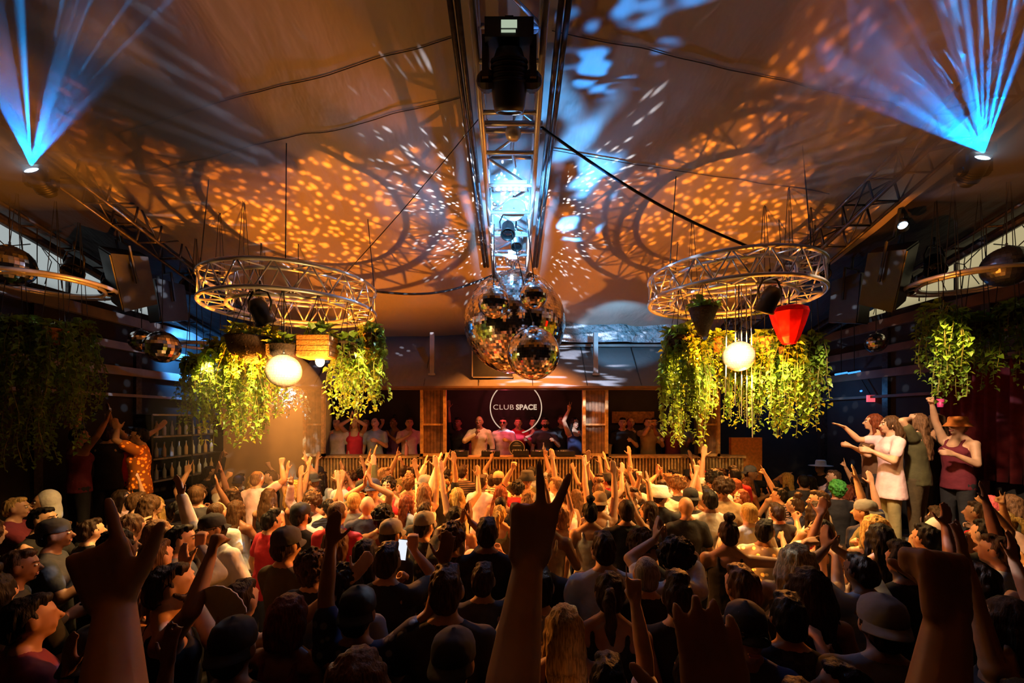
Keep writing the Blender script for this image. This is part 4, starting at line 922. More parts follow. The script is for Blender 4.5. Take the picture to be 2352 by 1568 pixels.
def hairmesh(fn, vox=.010, amt=.006, sc=45, seed=0):
    b = MB(); fn(b); me = fuse(b, 'hair', vox, 1, M_HAIR)
    co = [0.0]*(3*len(me.vertices)); me.vertices.foreach_get('co', co); no = [v.normal.copy() for v in me.vertices]
    for i in range(len(no)):
        p = V(co[3*i:3*i+3]); q = p+no[i]*(2*amt*noise.noise(V((p.x*sc, p.y*sc, p.z*sc*.35+seed)))); co[3*i:3*i+3] = q
    me.vertices.foreach_set('co', co); me.update(); return me
def h_base(b, g=.0, zc=1.652): b.ell((0, -.006, zc), (.083+g, .098+g, .100+g), 18, 12, Matrix.Rotation(.32, 3, 'X')); b.ell((0, -.05, 1.615), (.074+g, .056+g, .075+g), 14, 10)
def h_short(b): h_base(b); b.ell((0, .045, 1.725), (.062, .05, .032), 12, 8)
def h_buzz(b): b.ell((0, -.008, 1.650), (.080, .096, .099), 18, 12, Matrix.Rotation(.36, 3, 'X')); b.ell((0, -.05, 1.60), (.07, .05, .06), 12, 8)
def h_quiff(b): h_base(b, .002); b.ell((0, .03, 1.745), (.065, .075, .042), 12, 8); b.ell((.01, .07, 1.74), (.05, .035, .035), 10, 8)
def h_long(b):
    h_base(b, .008); b.loft([(1.30, .085, .022, -.105), (1.40, .102, .030, -.092), (1.52, .104, .050, -.068), (1.62, .098, .070, -.035), (1.68, .06, .05, -.02)], 16)
    for sx in (-1, 1): b.cap((sx*.082, .02, 1.66), (sx*.098, .015, 1.46), .022, .026, 8); b.cap((sx*.098, .015, 1.46), (sx*.095, .04, 1.34), .026, .016, 8)
def h_longer(b): h_long(b); b.loft([(1.14, .075, .020, -.135), (1.32, .098, .032, -.118), (1.45, .10, .035, -.10)], 14)
def h_bob(b):
    h_base(b, .012); b.loft([(1.50, .100, .065, -.045), (1.56, .112, .082, -.03), (1.64, .105, .085, -.02), (1.70, .07, .06, -.02)], 16)
def h_pony(b): h_base(b); b.ell((0, -.125, 1.68), (.03, .03, .03), 10, 8); b.path([(0, -.12, 1.685), (0, -.17, 1.63), (.01, -.165, 1.52), (.012, -.145, 1.42)], [.028, .034, .030, .012], 10)
def h_bun(b): h_base(b); b.ell((0, -.03, 1.785), (.048, .048, .042), 12, 8)
def h_curly(b):
    h_base(b, .006); r_ = random.Random(4)
    for k in range(90):
        a = r_.uniform(0, 2*PI); z = r_.uniform(-.25, 1); q = math.sqrt(1-z*z); p = V((q*math.cos(a)*.088, q*math.sin(a)*.102-.015, 1.66+z*.105))
        if p.y > .055 and p.z < 1.70: continue
        b.ell(p, r_.uniform(.016, .026), 7, 5)
def h_afro(b):
    b.ell((0, -.015, 1.69), (.118, .122, .112), 18, 12); r_ = random.Random(5)
    for k in range(60):
        a = r_.uniform(0, 2*PI); z = r_.uniform(-.5, 1); q = math.sqrt(1-z*z); p = V((q*math.cos(a)*.115, q*math.sin(a)*.118-.015, 1.69+z*.11))
        if p.y > .06 and p.z < 1.70: continue
        b.ell(p, .022, 7, 5)
def h_wavy(b):
    h_base(b, .012); r_ = random.Random(6)
    for k in range(26):
        a = PI+(k/25)*PI; x, y = math.cos(a)*.095, math.sin(a)*.085-.01; b.path([(x*.8, y*.8, 1.71), (x*1.05, y*1.05, 1.62), (x*1.18+r_.gauss(0, .01), y*1.2-.01, 1.52), (x*1.1+r_.gauss(0, .015), y*1.25-.015, 1.42), (x*1.15, y*1.3-.02, 1.34)], [.022, .026, .026, .024, .012], 7)
HAIR = {'short': hairmesh(h_short), 'buzz': hairmesh(h_buzz, amt=.002), 'quiff': hairmesh(h_quiff), 'long': hairmesh(h_long, .012), 'longer': hairmesh(h_longer, .012), 'bob': hairmesh(h_bob, .011), 'pony': hairmesh(h_pony), 'bun': hairmesh(h_bun), 'curly': hairmesh(h_curly, .009, .008, 70), 'afro': hairmesh(h_afro, .011, .010, 60), 'wavy': hairmesh(h_wavy, .010)}
def capmesh(back):
    b = MB(); sg = -1 if back else 1
    b.lathe([(.100, -.012), (.103, .0), (.101, .035), (.088, .070), (.055, .094), (.012, .103), (.008, .109), (0, .110)], (0, .0, 1.672), 22); b.v = [(x*.88, y*1.04, z) for x, y, z in b.v]
    n0 = len(b.v); R = 12; vs = []
    for lay in (0, -.006):
        for j in range(4):
            for i in range(R+1):
                a = PI*(.12+.76*i/R); r = 1+.55*j/3*math.sin(a); vs.append((math.cos(a)*.090*(1+.04*j), sg*(math.sin(a)*.10*r), 1.668+lay-.012*j+.010*math.cos(a*2-PI)*j/3))
    fs = []; K = 4*(R+1)
    for j in range(3):
        for i in range(R):
            a = j*(R+1)+i; fs += [(a, a+1, a+R+2, a+R+1), (K+a+R+1, K+a+R+2, K+a+1, K+a)]
    fs += [(3*(R+1)+i, 3*(R+1)+i+1, K+3*(R+1)+i+1, K+3*(R+1)+i) for i in range(R)]
    b.add(vs, fs); me = b.mesh('cap'); me.materials.append(M_CLOTH); me.polygons.foreach_set('use_smooth', [True]*len(me.polygons)); return me
def bucket():
    b = MB(); b.lathe([(.155, -.045), (.157, -.043), (.108, .012), (.100, .075), (.085, .088), (0, .090)], (0, 0, 1.675), 24); b.v = [(x*.95, y*1.03, z) for x, y, z in b.v]
    me = b.mesh('bucket_hat'); me.materials.append(M_CLOTH); me.polygons.foreach_set('use_smooth', [True]*len(me.polygons)); return me
def brim():
    b = MB(); b.lathe([(.215, -.012), (.216, -.008), (.12, .0), (.098, .012), (.092, .085), (.075, .105), (0, .095)], (0, 0, 1.682), 28); b.v = [(x*.95, y*1.05, z) for x, y, z in b.v]
    me = b.mesh('brimmed_hat'); me.materials.append(M_CLOTH); me.polygons.foreach_set('use_smooth', [True]*len(me.polygons)); return me
def hood():
    b = MB(); b.ell((0, -.025, 1.655), (.112, .112, .128), 16, 12); b.cap((0, -.04, 1.56), (0, -.03, 1.46), .105, .12, 12)
    me = fuse(b, 'hood', .014, 3, M_CLOTH); return me
def scarf():
    b = MB(); b.ell((0, -.012, 1.66), (.094, .108, .108), 16, 12, Matrix.Rotation(.25, 3, 'X')); b.loft([(1.34, .12, .03, -.11), (1.5, .10, .05, -.08), (1.62, .09, .06, -.04)], 14)
    return fuse(b, 'head_scarf', .013, 3, M_CLOTH)
HATS = {'cap': capmesh(False), 'bcap': capmesh(True), 'bucket': bucket(), 'brim': brim(), 'hood': hood(), 'scarf': scarf()}
b = MB(); [b.ell((sx*.034, .106, 1.643), (.030, .010, .021), 12, 8) for sx in (-1, 1)]; b.cap((-.01, .112, 1.648), (.01, .112, 1.648), .004, .004, 6); [b.cap((sx*.064, .10, 1.650), (sx*.082, .0, 1.645), .004, .004, 6) for sx in (-1, 1)]
SHADES = b.mesh('sunglasses'); SHADES.materials.append(M_LENS)
b = MB(); b.ell((0, .088, 1.578), (.056, .040, .050), 14, 10); [b.cap((sx*.055, .06, 1.585), (sx*.076, .02, 1.62), .018, .012, 8) for sx in (-1, 1)]; BEARD = fuse(b, 'beard', .009, 1, M_HAIR)
b = MB(); b.ell((0, .085, 1.585), (.062, .052, .055), 14, 10); MASK = fuse(b, 'face_mask', .010, 2, M_CLOTH)
SKINS = [(.62, .34, .18), (.55, .29, .15), (.68, .40, .24), (.40, .20, .10), (.28, .13, .07), (.60, .33, .19)]
HC = {'black': (.010, .008, .007), 'dark brown': (.035, .018, .010), 'brown': (.085, .042, .018), 'auburn': (.17, .040, .015), 'blond': (.55, .34, .10), 'grey': (.22, .20, .18), 'pale blond': (.75, .58, .28), 'green': (.06, .30, .05), 'pink': (.65, .10, .10), 'light brown': (.20, .10, .045)}
TC = {'black': (.010, .010, .012), 'white': (.80, .78, .74), 'grey': (.22, .22, .23), 'navy': (.02, .03, .09), 'red': (.55, .015, .03), 'olive': (.10, .09, .035), 'pale blue': (.42, .52, .68), 'tan': (.45, .30, .16), 'pink': (.88, .62, .66), 'teal': (.03, .30, .34), 'maroon': (.16, .015, .03), 'cream': (.75, .65, .45), 'orange': (.80, .25, .04), 'brown': (.14, .07, .035), 'charcoal': (.045, .045, .05), 'yellow': (.75, .5, .06), 'purple': (.16, .05, .22), 'green': (.05, .22, .06)}
NP = [0]
def child(me, root, name, col, mt=None):
    o = bpy.data.objects.new(name, me); COL.objects.link(o); o.parent = root; o.color = (*col, 1)
    if mt is not None:
        o.material_slots[0].link = 'OBJECT'; o.material_slots[0].material = mt
    return o
def person(x, y, z, rz, pose, hair, hc, top, tc, hat=None, hatc=None, label='', s=1.0, mirror=False, skin=None, trous=(.02, .02, .025), face=None, shades=False, beard=False, mask=None, mt=None, tilt=0.0, group=None, lean=0.0):
    NP[0] += 1; fem = pose.endswith('_w')
    o = link('person', BODY[pose]); sk = skin if skin is not None else SKINS[NP[0]*7 % 6]; o.color = (*(SKINS[sk] if isinstance(sk, int) else sk), 1)
    o.location = (x, y, z); o.scale = (-s if mirror else s, s, s); o.rotation_euler = (lean, tilt, math.radians(rz))
    tag(o, label, 'person', group)
    if hair: child(HAIR[hair], o, 'hair', HC[hc])
    if hat: child(HATS[hat], o, {'cap': 'cap', 'bcap': 'cap', 'bucket': 'bucket_hat', 'brim': 'brimmed_hat', 'hood': 'hood', 'scarf': 'head_scarf'}[hat], TC[hatc])
    c = TC[tc] if tc else None
    if top == 'tee': child(TEE[pose], o, 't_shirt', c, mt)
    elif top == 'long': child(LONG[pose], o, 'long_sleeved_top', c, mt)
    elif top == 'tank': child(TANK[fem], o, 'tank_top', c, mt)
    elif top == 'smock': child(LONGTEE, o, 'smock', c, mt)
    child(TROUS, o, 'trousers', trous); child(SHOE[-1], o, 'shoe', (1, 1, 1)); child(SHOE[1], o, 'shoe', (1, 1, 1))
    if face is None: face = abs(((rz+180) % 360)-180) > 50
    if face:
        child(EYE[-1], o, 'eye', (1, 1, 1)); child(EYE[1], o, 'eye', (1, 1, 1)); child(LIPS, o, 'mouth', (1, 1, 1))
        if hc and not mask: child(BROW[-1], o, 'eyebrow', HC[hc]); child(BROW[1], o, 'eyebrow', HC[hc])
    if shades: child(SHADES, o, 'sunglasses', (0, 0, 0))
    if beard: child(BEARD, o, 'beard', HC[hc])
    if mask: child(MASK, o, 'face_mask', TC[mask])
    return o
def floor_px(px, py, s):
    Y = (CZ-1.645*s)*F/(py-HY); return (px-CX)/F*Y, Y
PLACED = []     # (x, y, short tag)
def put(px, py, pose, rz, hair, hc, top, tc, label, tagname=None, s=1.0, **k):
    x, y = floor_px(px, py, s)
    for _ in range(6):
        for a, b_, _t in PLACED:
            d = math.hypot(x-a, y-b_)
            if d < .37: x += (x-a if abs(x-a) > .01 else .01)/max(d, .05)*(.38-d)*.7; y += (y-b_ if abs(y-b_) > .01 else -.01)/max(d, .05)*(.38-d)*.7
    x = max(-6.4, min(6.3, x)); o = person(x, y, 0, rz, pose, hair, hc, top, tc, label=label, s=s, **k)
    PLACED.append((x, y, tagname)); return o
# people one can pick out in the photo, by the pixel of the head; nearest rows first
B, Wt, K = 'black', 'white', 'dark brown'
put(384, 1345, 'fist', -50, 'short', K, 'tank', B, 'bearded man in a black tank top, seen side-on, fist raised high', 'bearded man in black tank top', s=1.05, beard=True)
put(540, 1380, 'vee', -8, 'short', K, 'tank', 'cream', 'dark-haired man with bent raised arms beside the white hand fan', 'man by the white fan', s=.99, skin=2)
put(536, 1487, 'stand', 5, 'buzz', K, 'tee', B, 'person in a plain black cap and black tee below the white fan', 'black cap below the fan', hat='bcap', hatc=B)
put(217, 1505, 'stand', 10, 'buzz', K, 'tee', B, 'dark figure in a black cap beside the blurred near raised arm', 'black cap by the near arm', hat='bcap', hatc=B)
put(320, 1370, 'stand_w', -20, 'long', 'light brown', 'tank', B, 'woman with long light brown hair behind the bearded man', 'long light brown hair', s=.97)
put(105, 1150, 'stand', 150, 'buzz', K, 'long', Wt, 'person in a white hood facing the camera', 'white hood', hat='hood', hatc=Wt)
put(47, 1162, 'drink', -60, 'short', 'blond', 'tee', 'maroon', 'blond short-haired person in maroon near the dim vines', 'blond near dim vines')
put(96, 1190, 'stand', -75, 'short', B, 'tee', B, 'man in profile wearing black just below the white hood', 'profile below the white hood')
put(536, 1214, 'up', 160, 'short', K, 'long', Wt, 'man in a white sweater, dark backward cap and glasses, one arm stretched up', 'white sweater man', hat='bcap', hatc=B, shades=True, tilt=.15, s=1.03)
put(428, 1195, 'stand', -10, 'buzz', B, 'tee', 'charcoal', 'person in a black backward cap just left of the white sweater man', None, hat='bcap', hatc=B)
put(413, 1236, 'stand', -60, 'short', B, 'tee', 'grey', 'black-haired man in profile in a grey tee', 'profile man in grey tee')
put(489, 1178, 'stand', 0, 'buzz', 'brown', 'tee', Wt, 'crop-haired man in a white tee behind the white sweater man', 'crop hair, white tee')
put(345, 1158, 'stand_w', -40, 'wavy', 'brown', 'tank', 'olive', 'woman with wavy brown hair turned towards the booth', 'wavy brown hair')
put(318, 1152, 'stand', -30, 'short', 'brown', 'tee', 'brown', 'brown-haired man in a brown tee beside the wavy-haired woman', None)
put(362, 1222, 'stand_w', -15, 'long', 'light brown', 'tank', 'tan', 'woman with straight light brown hair in a tan top', 'straight light hair, tan top')
put(337, 1240, 'stand', -35, 'curly', B, 'tee', B, 'person with black curls under the near raised arm', 'black curls by the near arm')
put(657, 1250, 'stand', -25, 'short', K, 'tee', 'olive', 'man in an olive tee and dark cap', 'olive tee man', hat='cap', hatc='charcoal', s=1.04)
put(775, 1176, 'stand', -10, 'buzz', 'brown', 'tee', 'red', 'man in a bright red tee seen from behind', 'red tee man', s=1.05)
put(690, 1182, 'stand', -20, 'short', B, 'tee', B, 'bearded man in a black cap and black tee next to the red tee', None, hat='cap', hatc=B, beard=True)
put(843, 1160, 'stand', 0, None, None, 'tee', 'navy', 'bald man in navy beyond the red tee man', 'bald man in navy', skin=2)
put(815, 1150, 'stand', 5, 'buzz', 'blond', 'tee', 'grey', 'shaved blond man in grey beside the bald man', None)
put(974, 1205, 'stand', -30, 'short', B, 'tee', 'charcoal', 'man in a pale grey cap and speckled dark shirt', 'pale cap, speckled shirt', hat='cap', hatc='grey', mt=M_FLORAL, skin=2)
put(909, 1222, 'stand', -35, 'short', B, 'tee', B, 'person in a grey cap in front of the pale cap man', 'grey cap person', hat='cap', hatc='grey')
put(880, 1186, 'stand', 0, 'curly', B, 'tee', 'brown', 'person with a black cap over curls between the bald man and the grey cap', None, hat='bcap', hatc=B)
put(890, 1285, 'phone', -6, 'short', K, 'tee', B, 'man in a black tee holding up a lit phone', 'man holding the lit phone', s=1.03, mirror=False)
put(1025, 1352, 'stand', 0, 'short', 'brown', 'tee', 'charcoal', 'broad man with brown hair and a dark tee, centre of the near crowd', 'broad brown-haired man', s=1.07)
put(822, 1405, 'both', 0, 'short', B, 'tee', 'navy', 'person in a black cap and floral shirt, both arms raised', 'floral shirt person', hat='bcap', hatc=B, mt=M_FLORAL, s=1.0, mirror=False)
put(746, 1420, 'stand_w', -10, 'bob', 'auburn', 'tank', 'maroon', 'woman with an auburn bob beside the floral shirt', 'auburn bob woman', s=.98)
put(722, 1302, 'stand', -20, 'curly', 'brown', 'tee', B, 'person with sunlit brown curls below the olive tee man', 'brown curls', s=1.0)
put(757, 1368, 'stand', 0, 'curly', K, 'tee', 'grey', 'person with dark curls right in front of the floral shirt person', 'dark curls')
put(822, 1562, 'stand', 0, 'wavy', 'light brown', 'tee', 'brown', 'wide crown of wavy light brown hair at the lower frame edge', 'wavy crown at the edge', s=1.02)
put(1017, 1524, 'stand', -15, 'short', B, 'tee', B, 'person in a dark cap directly in front of the broad brown-haired man', 'dark cap in front', hat='bcap', hatc='charcoal')
put(1110, 1330, 'fist', -5, 'short', K, 'tee', 'charcoal', 'man with a bent raised fist beside the broad brown-haired man', 'bent fist man', s=.95)
put(1119, 1222, 'stand', 0, 'short', K, 'tee', B, 'stocky man in a large black tee seen from behind', 'stocky black tee', s=1.05)
put(797, 1306, 'stand_w', -5, 'longer', B, 'tank', B, 'woman with long straight black hair between curls and the lit phone', 'long black hair')
put(724, 1256, 'stand', -10, 'bob', 'brown', 'tee', 'olive', 'person with a brown bob behind the sunlit curls', None)
put(1021, 1106, 'both', 175, 'short', B, 'tee', B, 'man facing the camera in a teal mask and black tee', 'teal mask man', mask='teal')
put(1387, 1258, 'stand', 0, 'short', K, 'tee', Wt, 'wide-shouldered man in a white tee with dark hair', 'wide white tee man', s=1.04)
put(1402, 1356, 'stand_w', -15, 'pony', K, 'tank', B, 'woman with dark pulled-back hair just in front of the wide white tee', 'dark pulled-back hair', s=1.02)
put(1326, 1424, 'stand_w', 0, 'longer', 'blond', 'tank', B, 'woman with very long blond hair beside the central raised arm', 'long blond hair', s=.97)
put(1467, 1308, 'drink', -10, 'buzz', 'grey', 'tee', B, 'man with a grey buzz cut in black', 'grey buzz cut')
put(1525, 1348, 'stand', -10, 'quiff', K, 'tee', B, 'man with swept-up dark hair in black below the grey buzz cut', 'swept-up dark hair')
put(1681, 1346, 'stand', 5, 'short', 'brown', 'long', B, 'brown-haired man in a black long-sleeved top', 'brown hair, black sleeves', s=1.03)
put(1536, 1292, 'clap', 5, 'afro', B, 'tee', Wt, 'person with round black hair and praying hands overhead', 'round black hair')
put(1674, 1222, 'side', -20, 'bun', K, 'tank', B, 'woman in a black tank top stretching one arm sideways', 'woman stretching her arm')
put(1630, 1146, 'stand', 0, 'short', B, 'tee', Wt, 'man in a bright white tee near the vines', 'bright white tee man', s=1.03)
put(1516, 1136, 'stand', -60, 'short', K, 'tee', B, 'person in a white bucket hat', 'white bucket hat', hat='bucket', hatc=Wt)
put(1549, 1140, 'stand', 0, 'short', B, 'tee', 'charcoal', 'person in a black backward cap next to the white bucket hat', None, hat='bcap', hatc=B)
put(1579, 1162, 'stand', 5, None, None, 'tee', B, 'bald man in black by the white bucket hat', 'bald man by the bucket hat', skin=1)
put(1720, 1176, 'stand', 0, 'buzz', 'blond', 'tee', 'cream', 'shaven fair-haired man in cream', 'shaven man in cream', skin=2)
put(1456, 1138, 'stand', 165, 'short', K, 'tee', B, 'person facing the camera in a white face mask', 'white face mask', mask=Wt)
put(1376, 1102, 'up', 170, 'short', K, 'tee', B, 'person in sunglasses facing the camera near the booth', 'sunglasses near the booth', shades=True)
put(1438, 1170, 'stand', 0, 'buzz', K, 'tee', B, 'close-cropped man in black straight behind the white face mask', None, s=1.04)
put(1355, 1174, 'drink_w', 0, 'bun', B, 'tank', Wt, 'woman with a black top bun in white', 'black top bun')
put(1481, 1252, 'phone', -120, 'curly', 'brown', 'tee', 'charcoal', 'curly-haired person in glasses turned away from the booth', 'curly hair and glasses', shades=True)
put(1387, 1555, 'point', -10, 'short', B, 'tee', Wt, 'white tee person pointing one finger up at the lower frame edge', 'white tee, finger up', s=.93)
put(1518, 1560, 'stand', 10, 'bob', B, 'tee', 'pale blue', 'person in a pale blue tee at the lower frame edge', 'pale blue tee at the edge', s=.93)
put(1695, 1452, 'stand', 170, 'short', B, 'tee', 'navy', 'man facing the camera in a dark cap and glasses', 'cap and glasses man', hat='cap', hatc=B, shades=True)
put(1690, 1560, 'stand', 20, 'short', K, 'tee', 'pale blue', 'person in a bright blue patterned shirt at the lower frame edge', 'blue patterned shirt', s=.92, mt=M_FLORAL)
put(2027, 1432, 'stand', -20, 'short', K, 'long', 'grey', 'man in a pale grey backward cap and denim top', 'pale backward cap', hat='bcap', hatc='grey', s=1.03)
put(1915, 1545, 'side', 50, 'short', B, 'tee', 'grey', 'person in a grey striped tee with one arm reaching up and across', 'grey striped tee', mt=M_STRIPE, s=.92)
put(2009, 1210, 'drink_w', -10, 'wavy', 'blond', 'tank', B, 'woman with big curly blond hair', 'curly blond woman')
put(1832, 1284, 'fore', -40, 'wavy', 'pale blond', 'tank', B, 'person with pale blond hair bending towards the vines', 'pale blond hair')
put(1922, 1122, 'drink', -10, 'curly', 'green', 'tee', B, 'person with green curly hair', 'green hair')
put(2274, 1160, 'stand_w', 20, 'bob', 'pink', 'tank', 'tan', 'woman with pinkish red hair near the red dark wall', 'pinkish red hair')
put(2154, 1218, 'stand', 0, 'short', K, 'tee', 'tan', 'person with a long white head scarf', 'white head scarf', hat='scarf', hatc=Wt)
put(2110, 1222, 'stand', 5, 'short', B, 'tee', B, 'short-haired man in black beside the white head scarf', 'man beside the scarf')
put(2070, 1224, 'stand_w', 0, 'longer', B, 'tank', B, 'woman with long black hair between curly blond and the man in black', None)
put(1948, 1306, 'clap', 10, 'short', K, 'tee', 'pale blue', 'man in a pale blue-white shirt with joined hands', 'pale shirt, joined hands', s=.98)
put(2295, 1262, 'up', 30, 'short', K, 'tee', 'pale blue', 'person in a pale blue shirt by the outer crowd edge', 'pale blue shirt')
put(2248, 1222, 'fist', 10, 'short', B, 'tee', B, 'black-haired man with a high raised fist near the pinkish hair', 'raised fist by pink hair')
put(1875, 1174, 'stand_w', 10, 'longer', K, 'tank', 'red', 'woman with long dark hair in a red top', 'dark hair, red top')
put(1973, 1072, 'stand', 100, 'short', B, 'tee', B, 'person in a white wide-brimmed hat', 'white wide-brimmed hat', hat='brim', hatc=Wt)
put(2248, 1330, 'drink', 20, 'short', K, 'tee', 'charcoal', 'man in charcoal behind the dark raised fist', None)
put(60, 1420, 'stand', -30, 'short', B, 'tee', 'maroon', 'dark figure in maroon by the outer edge on the bar side', 'maroon by the edge')
put(2120, 1300, 'wave', 0, 'quiff', B, 'tee', B, 'man with swept-up black hair in front of the white head scarf', None)
put(1815, 1400, 'stand', -20, 'short', B, 'long', 'charcoal', 'man in a checked dark shirt below the pale blond hair', 'checked shirt man', mt=M_PLAID)
put(1240, 1345, 'stand', 0, 'short', B, 'tee', 'grey', 'person in a grey speckled top hidden behind the central raised arm', None, mt=M_FLORAL)
# on the platforms
def stage_p(px, Y, z, *a, **k):
    x = (px-CX)/F*Y; o = person(x, Y, z, *a, **k); PLACED.append((x, Y, k.get('tagname'))); return o
person((2046-CX)/F*5.75, 5.75, .95, 75, 'fore', 'wavy', 'brown', 'smock', 'pink', label='woman in a long pink shirt raised above the crowd, arms forward', trous=(.30, .26, .12), s=.98, skin=2)
person((2008-CX)/F*6.3, 6.3, .95, 60, 'stand_w', 'long', 'auburn', 'tank', 'brown', label='long-haired person close behind the pink shirt dancer', skin=2)
person((2108-CX)/F*5.75, 5.75, .95, 30, 'head', 'longer', 'light brown', 'tee', 'olive', label='raised dancer with a bent arm covering the face', trous=(.10, .07, .03), skin=2, mirror=True)
person((2150-CX)/F*6.1, 6.1, .95, 10, 'drink_w', 'longer', 'brown', 'tank', B, label='raised dancer with long brown hair seen from behind', skin=1)
person((2200-CX)/F*5.7, 5.7, .90, 100, 'point', 'short', 'blond', 'tank', 'maroon', label='raised dancer in an orange bucket hat with one arm high', hat='bucket', hatc='orange', skin=2)
person((322-CX)/F*6.2, 6.2, .75, 120, 'clap', 'short', B, 'tee', 'orange', label='dancer in an orange printed shirt on the bar side platform', mt=M_FLORAL)
person((180-CX)/F*6.3, 6.3, .75, -20, 'both', 'short', B, 'tank', 'maroon', label='dancer with both arms up on the bar side platform', skin=1)
person((248-CX)/F*6.6, 6.6, .75, 20, 'vee', 'short', K, 'tee', B, label='dancer in black between the two others on the bar side platform')
person((285-CX)/F*6.9, 6.9, .75, 160, 'up', 'short', B, 'tee', 'red', label='dancer in red at the back of the bar side platform')
# in the booth
def booth(px, Y, *a, **k): return person((px-CX)/F*Y, Y, .9, *a, **k)
booth(1101, 8.95, 175, 'drink', 'buzz', 'black', 'long', 'cream', label='performer in a loose pale shirt behind the decks', s=1.02, skin=4)
booth(1156, 9.1, 170, 'stand', 'short', 'black', 'tee', 'pink', label='red-lit performer in sunglasses next to the pale shirt', shades=True)
booth(1190, 9.35, 185, 'stand', 'short', K, 'tee', 'red', label='red-lit person in a red tee straight below the ring sign')
booth(1252, 9.15, 180, 'stand', 'short', B, 'tee', 'charcoal', label='person in charcoal beside the red-lit pair in the booth', beard=True)
booth(1225, 9.5, 175, 'drink', 'quiff', B, 'tee', 'maroon', label='person in maroon at the back of the performers bay')
booth(1290, 9.3, 190, 'stand', 'short', K, 'tee', B, label='tall person in black beside the far amber pillar', s=1.03)
booth(1052, 9.4, 170, 'up', 'short', B, 'tee', B, label='person in black with one arm up beside the near amber pillar')
booth(1320, 9.0, 200, 'peace', 'long', B, 'tank', 'navy', label='woman in navy at the far end of the performers bay')
for px, Y, rz, po, h, hc, tp, tc, lab in ((775, 8.95, 170, 'drink', 'short', K, 'tee', 'cream', 'person in cream at the counter under the trailing vines'), (815, 9.0, 190, 'clap', 'long', 'auburn', 'tank', 'red', 'red-topped woman with auburn hair at the lounge counter'), (862, 9.0, 175, 'stand', 'buzz', 'black', 'tee', 'pale blue', 'cropped-haired person in pale blue at the lounge counter'), (842, 9.45, 180, 'up', 'short', B, 'tee', B, 'person in black with an arm raised deep in the vine-side lounge bay'), (905, 9.3, 160, 'phone', 'bun', B, 'tank', 'purple', 'woman with a bun lifting her hands in the vine-side lounge bay'), (940, 9.1, 200, 'drink', 'short', K, 'tee', 'pink', 'person in pink beside the near amber pillar, lounge side'),
   (1430, 9.1, 170, 'stand', 'short', B, 'tee', B, 'person in black beside the far amber pillar, dim lounge'), (1448, 9.4, 180, 'drink', 'buzz', K, 'tee', 'charcoal', 'person in charcoal below the dim amber board'), (1488, 9.1, 190, 'fore', 'short', 'brown', 'tee', 'tan', 'person in tan leaning over the dim lounge counter'), (1502, 9.45, 175, 'stand', 'short', B, 'tee', 'navy', 'person in navy at the back of the dim lounge bay'), (1545, 9.0, 200, 'side', 'long', K, 'tank', 'maroon', 'woman in maroon with an arm out next to the vines'), (1566, 9.2, 180, 'stand', 'short', B, 'tee', 'grey', 'person in grey standing behind the long vines')):
    booth(px, Y, rz, po, h, hc, tp, tc, label=lab)
# the hands held right in front of the photographer: people standing on the riser just below the frame
def riser_person(key, x, y, z, armR, armL, label, skin=2):
    b, ss, sl, e = body_shapes(armR, armL); BODY[key] = fuse(b, 'person', .0058, 2, M_SKIN); TEE[key] = fuse(tee(ss), 't_shirt', .014, 3, M_CLOTH); LONG[key] = TEE[key]; ENDS[key] = e
    return person(x, y, z, 0, key, 'short', 'dark brown', 'tee', 'black', label=label, skin=skin, face=False)
def reach(key, side, shx, y, px, py, Y, pole, hd, pn, pose, label, skin=2, z=.62):
    """an arm from a shoulder at shx on the riser to a wrist; side +1 right arm, -1 left arm"""
    x = shx-side*.165; t = at(px, py, Y)-V((shx, y, z+1.435)); t.x *= side
    spec = (tuple(t), (pole[0], pole[1], pole[2]), (hd[0]*side, hd[1], hd[2]), (pn[0]*side, pn[1], pn[2]), pose)
    return riser_person(key, x, y, z, spec if side > 0 else 'down', spec if side < 0 else 'down', label, skin)
reach('near_a', -1, -.31, .34, 258, 1265, .74, (.4, -.2, -1), (-.38, .05, 1), (-.2, 1, 0), 'gun', 'near raised arm with one long finger pointing up, bar wall side')
reach('near_b', -1, .02, .34, 1212, 1290, .74, (.4, -.2, -1), (.14, .12, 1), (-.2, 1, -.1), 'peace', 'central near arm raising two fingers towards the mirror balls')
reach('near_c', -1, .38, .32, 2180, 1420, .62, (.4, -.2, -1), (.12, .2, 1), (-.2, 1, 0), 'fist', 'large dark near arm with a closed hand on the raised dancers side', 3)
reach('near_d', 1, .27, .02, 1630, 1660, .54, (.5, -.2, -1), (.0, .2, 1), (.0, 1, 0), 'open', 'dark open near hand with spread fingers low in the frame', 3)
# fill the rest of the floor
rnd = random.Random(21)
pts = [(p[0], p[1]) for p in PLACED]
fill = []; y = 1.55
while y < 8.0:
    half = min(6.4, 1.24*y+.25); dx = .52 if y < 5.5 else .48; n = int(2*half/dx)
    for i in range(n):
        fx = -half+(i+.5+(.5 if int(y*7) % 2 else 0))*2*half/n+rnd.gauss(0, .06); fy = y+rnd.gauss(0, .07)
        fy = min(fy, 7.80)
        if abs(fx) > 6.5 or fy < 1.45: continue
        if 4.0 < fx < 6.6 and 5.2 < fy < 6.75: continue
        if -6.9 < fx < -4.7 and 5.75 < fy < 7.25: continue
        if fx < -5.6 and fy > 7.2: continue
        if any((fx-a)**2+(fy-b)**2 < (.40 if fy < 5.5 else .355)**2 for a, b in pts): continue
        pts.append((fx, fy)); fill.append((fx, fy))
    y += .50 if y < 5.5 else .47
MAXF = 300-NP[0]
rnd.shuffle(fill); fill.sort(key=lambda p: p[1]); fill = fill[:max(0, MAXF)] if len(fill) > MAXF else fill
named = [p for p in PLACED if p[2]]
used = set()
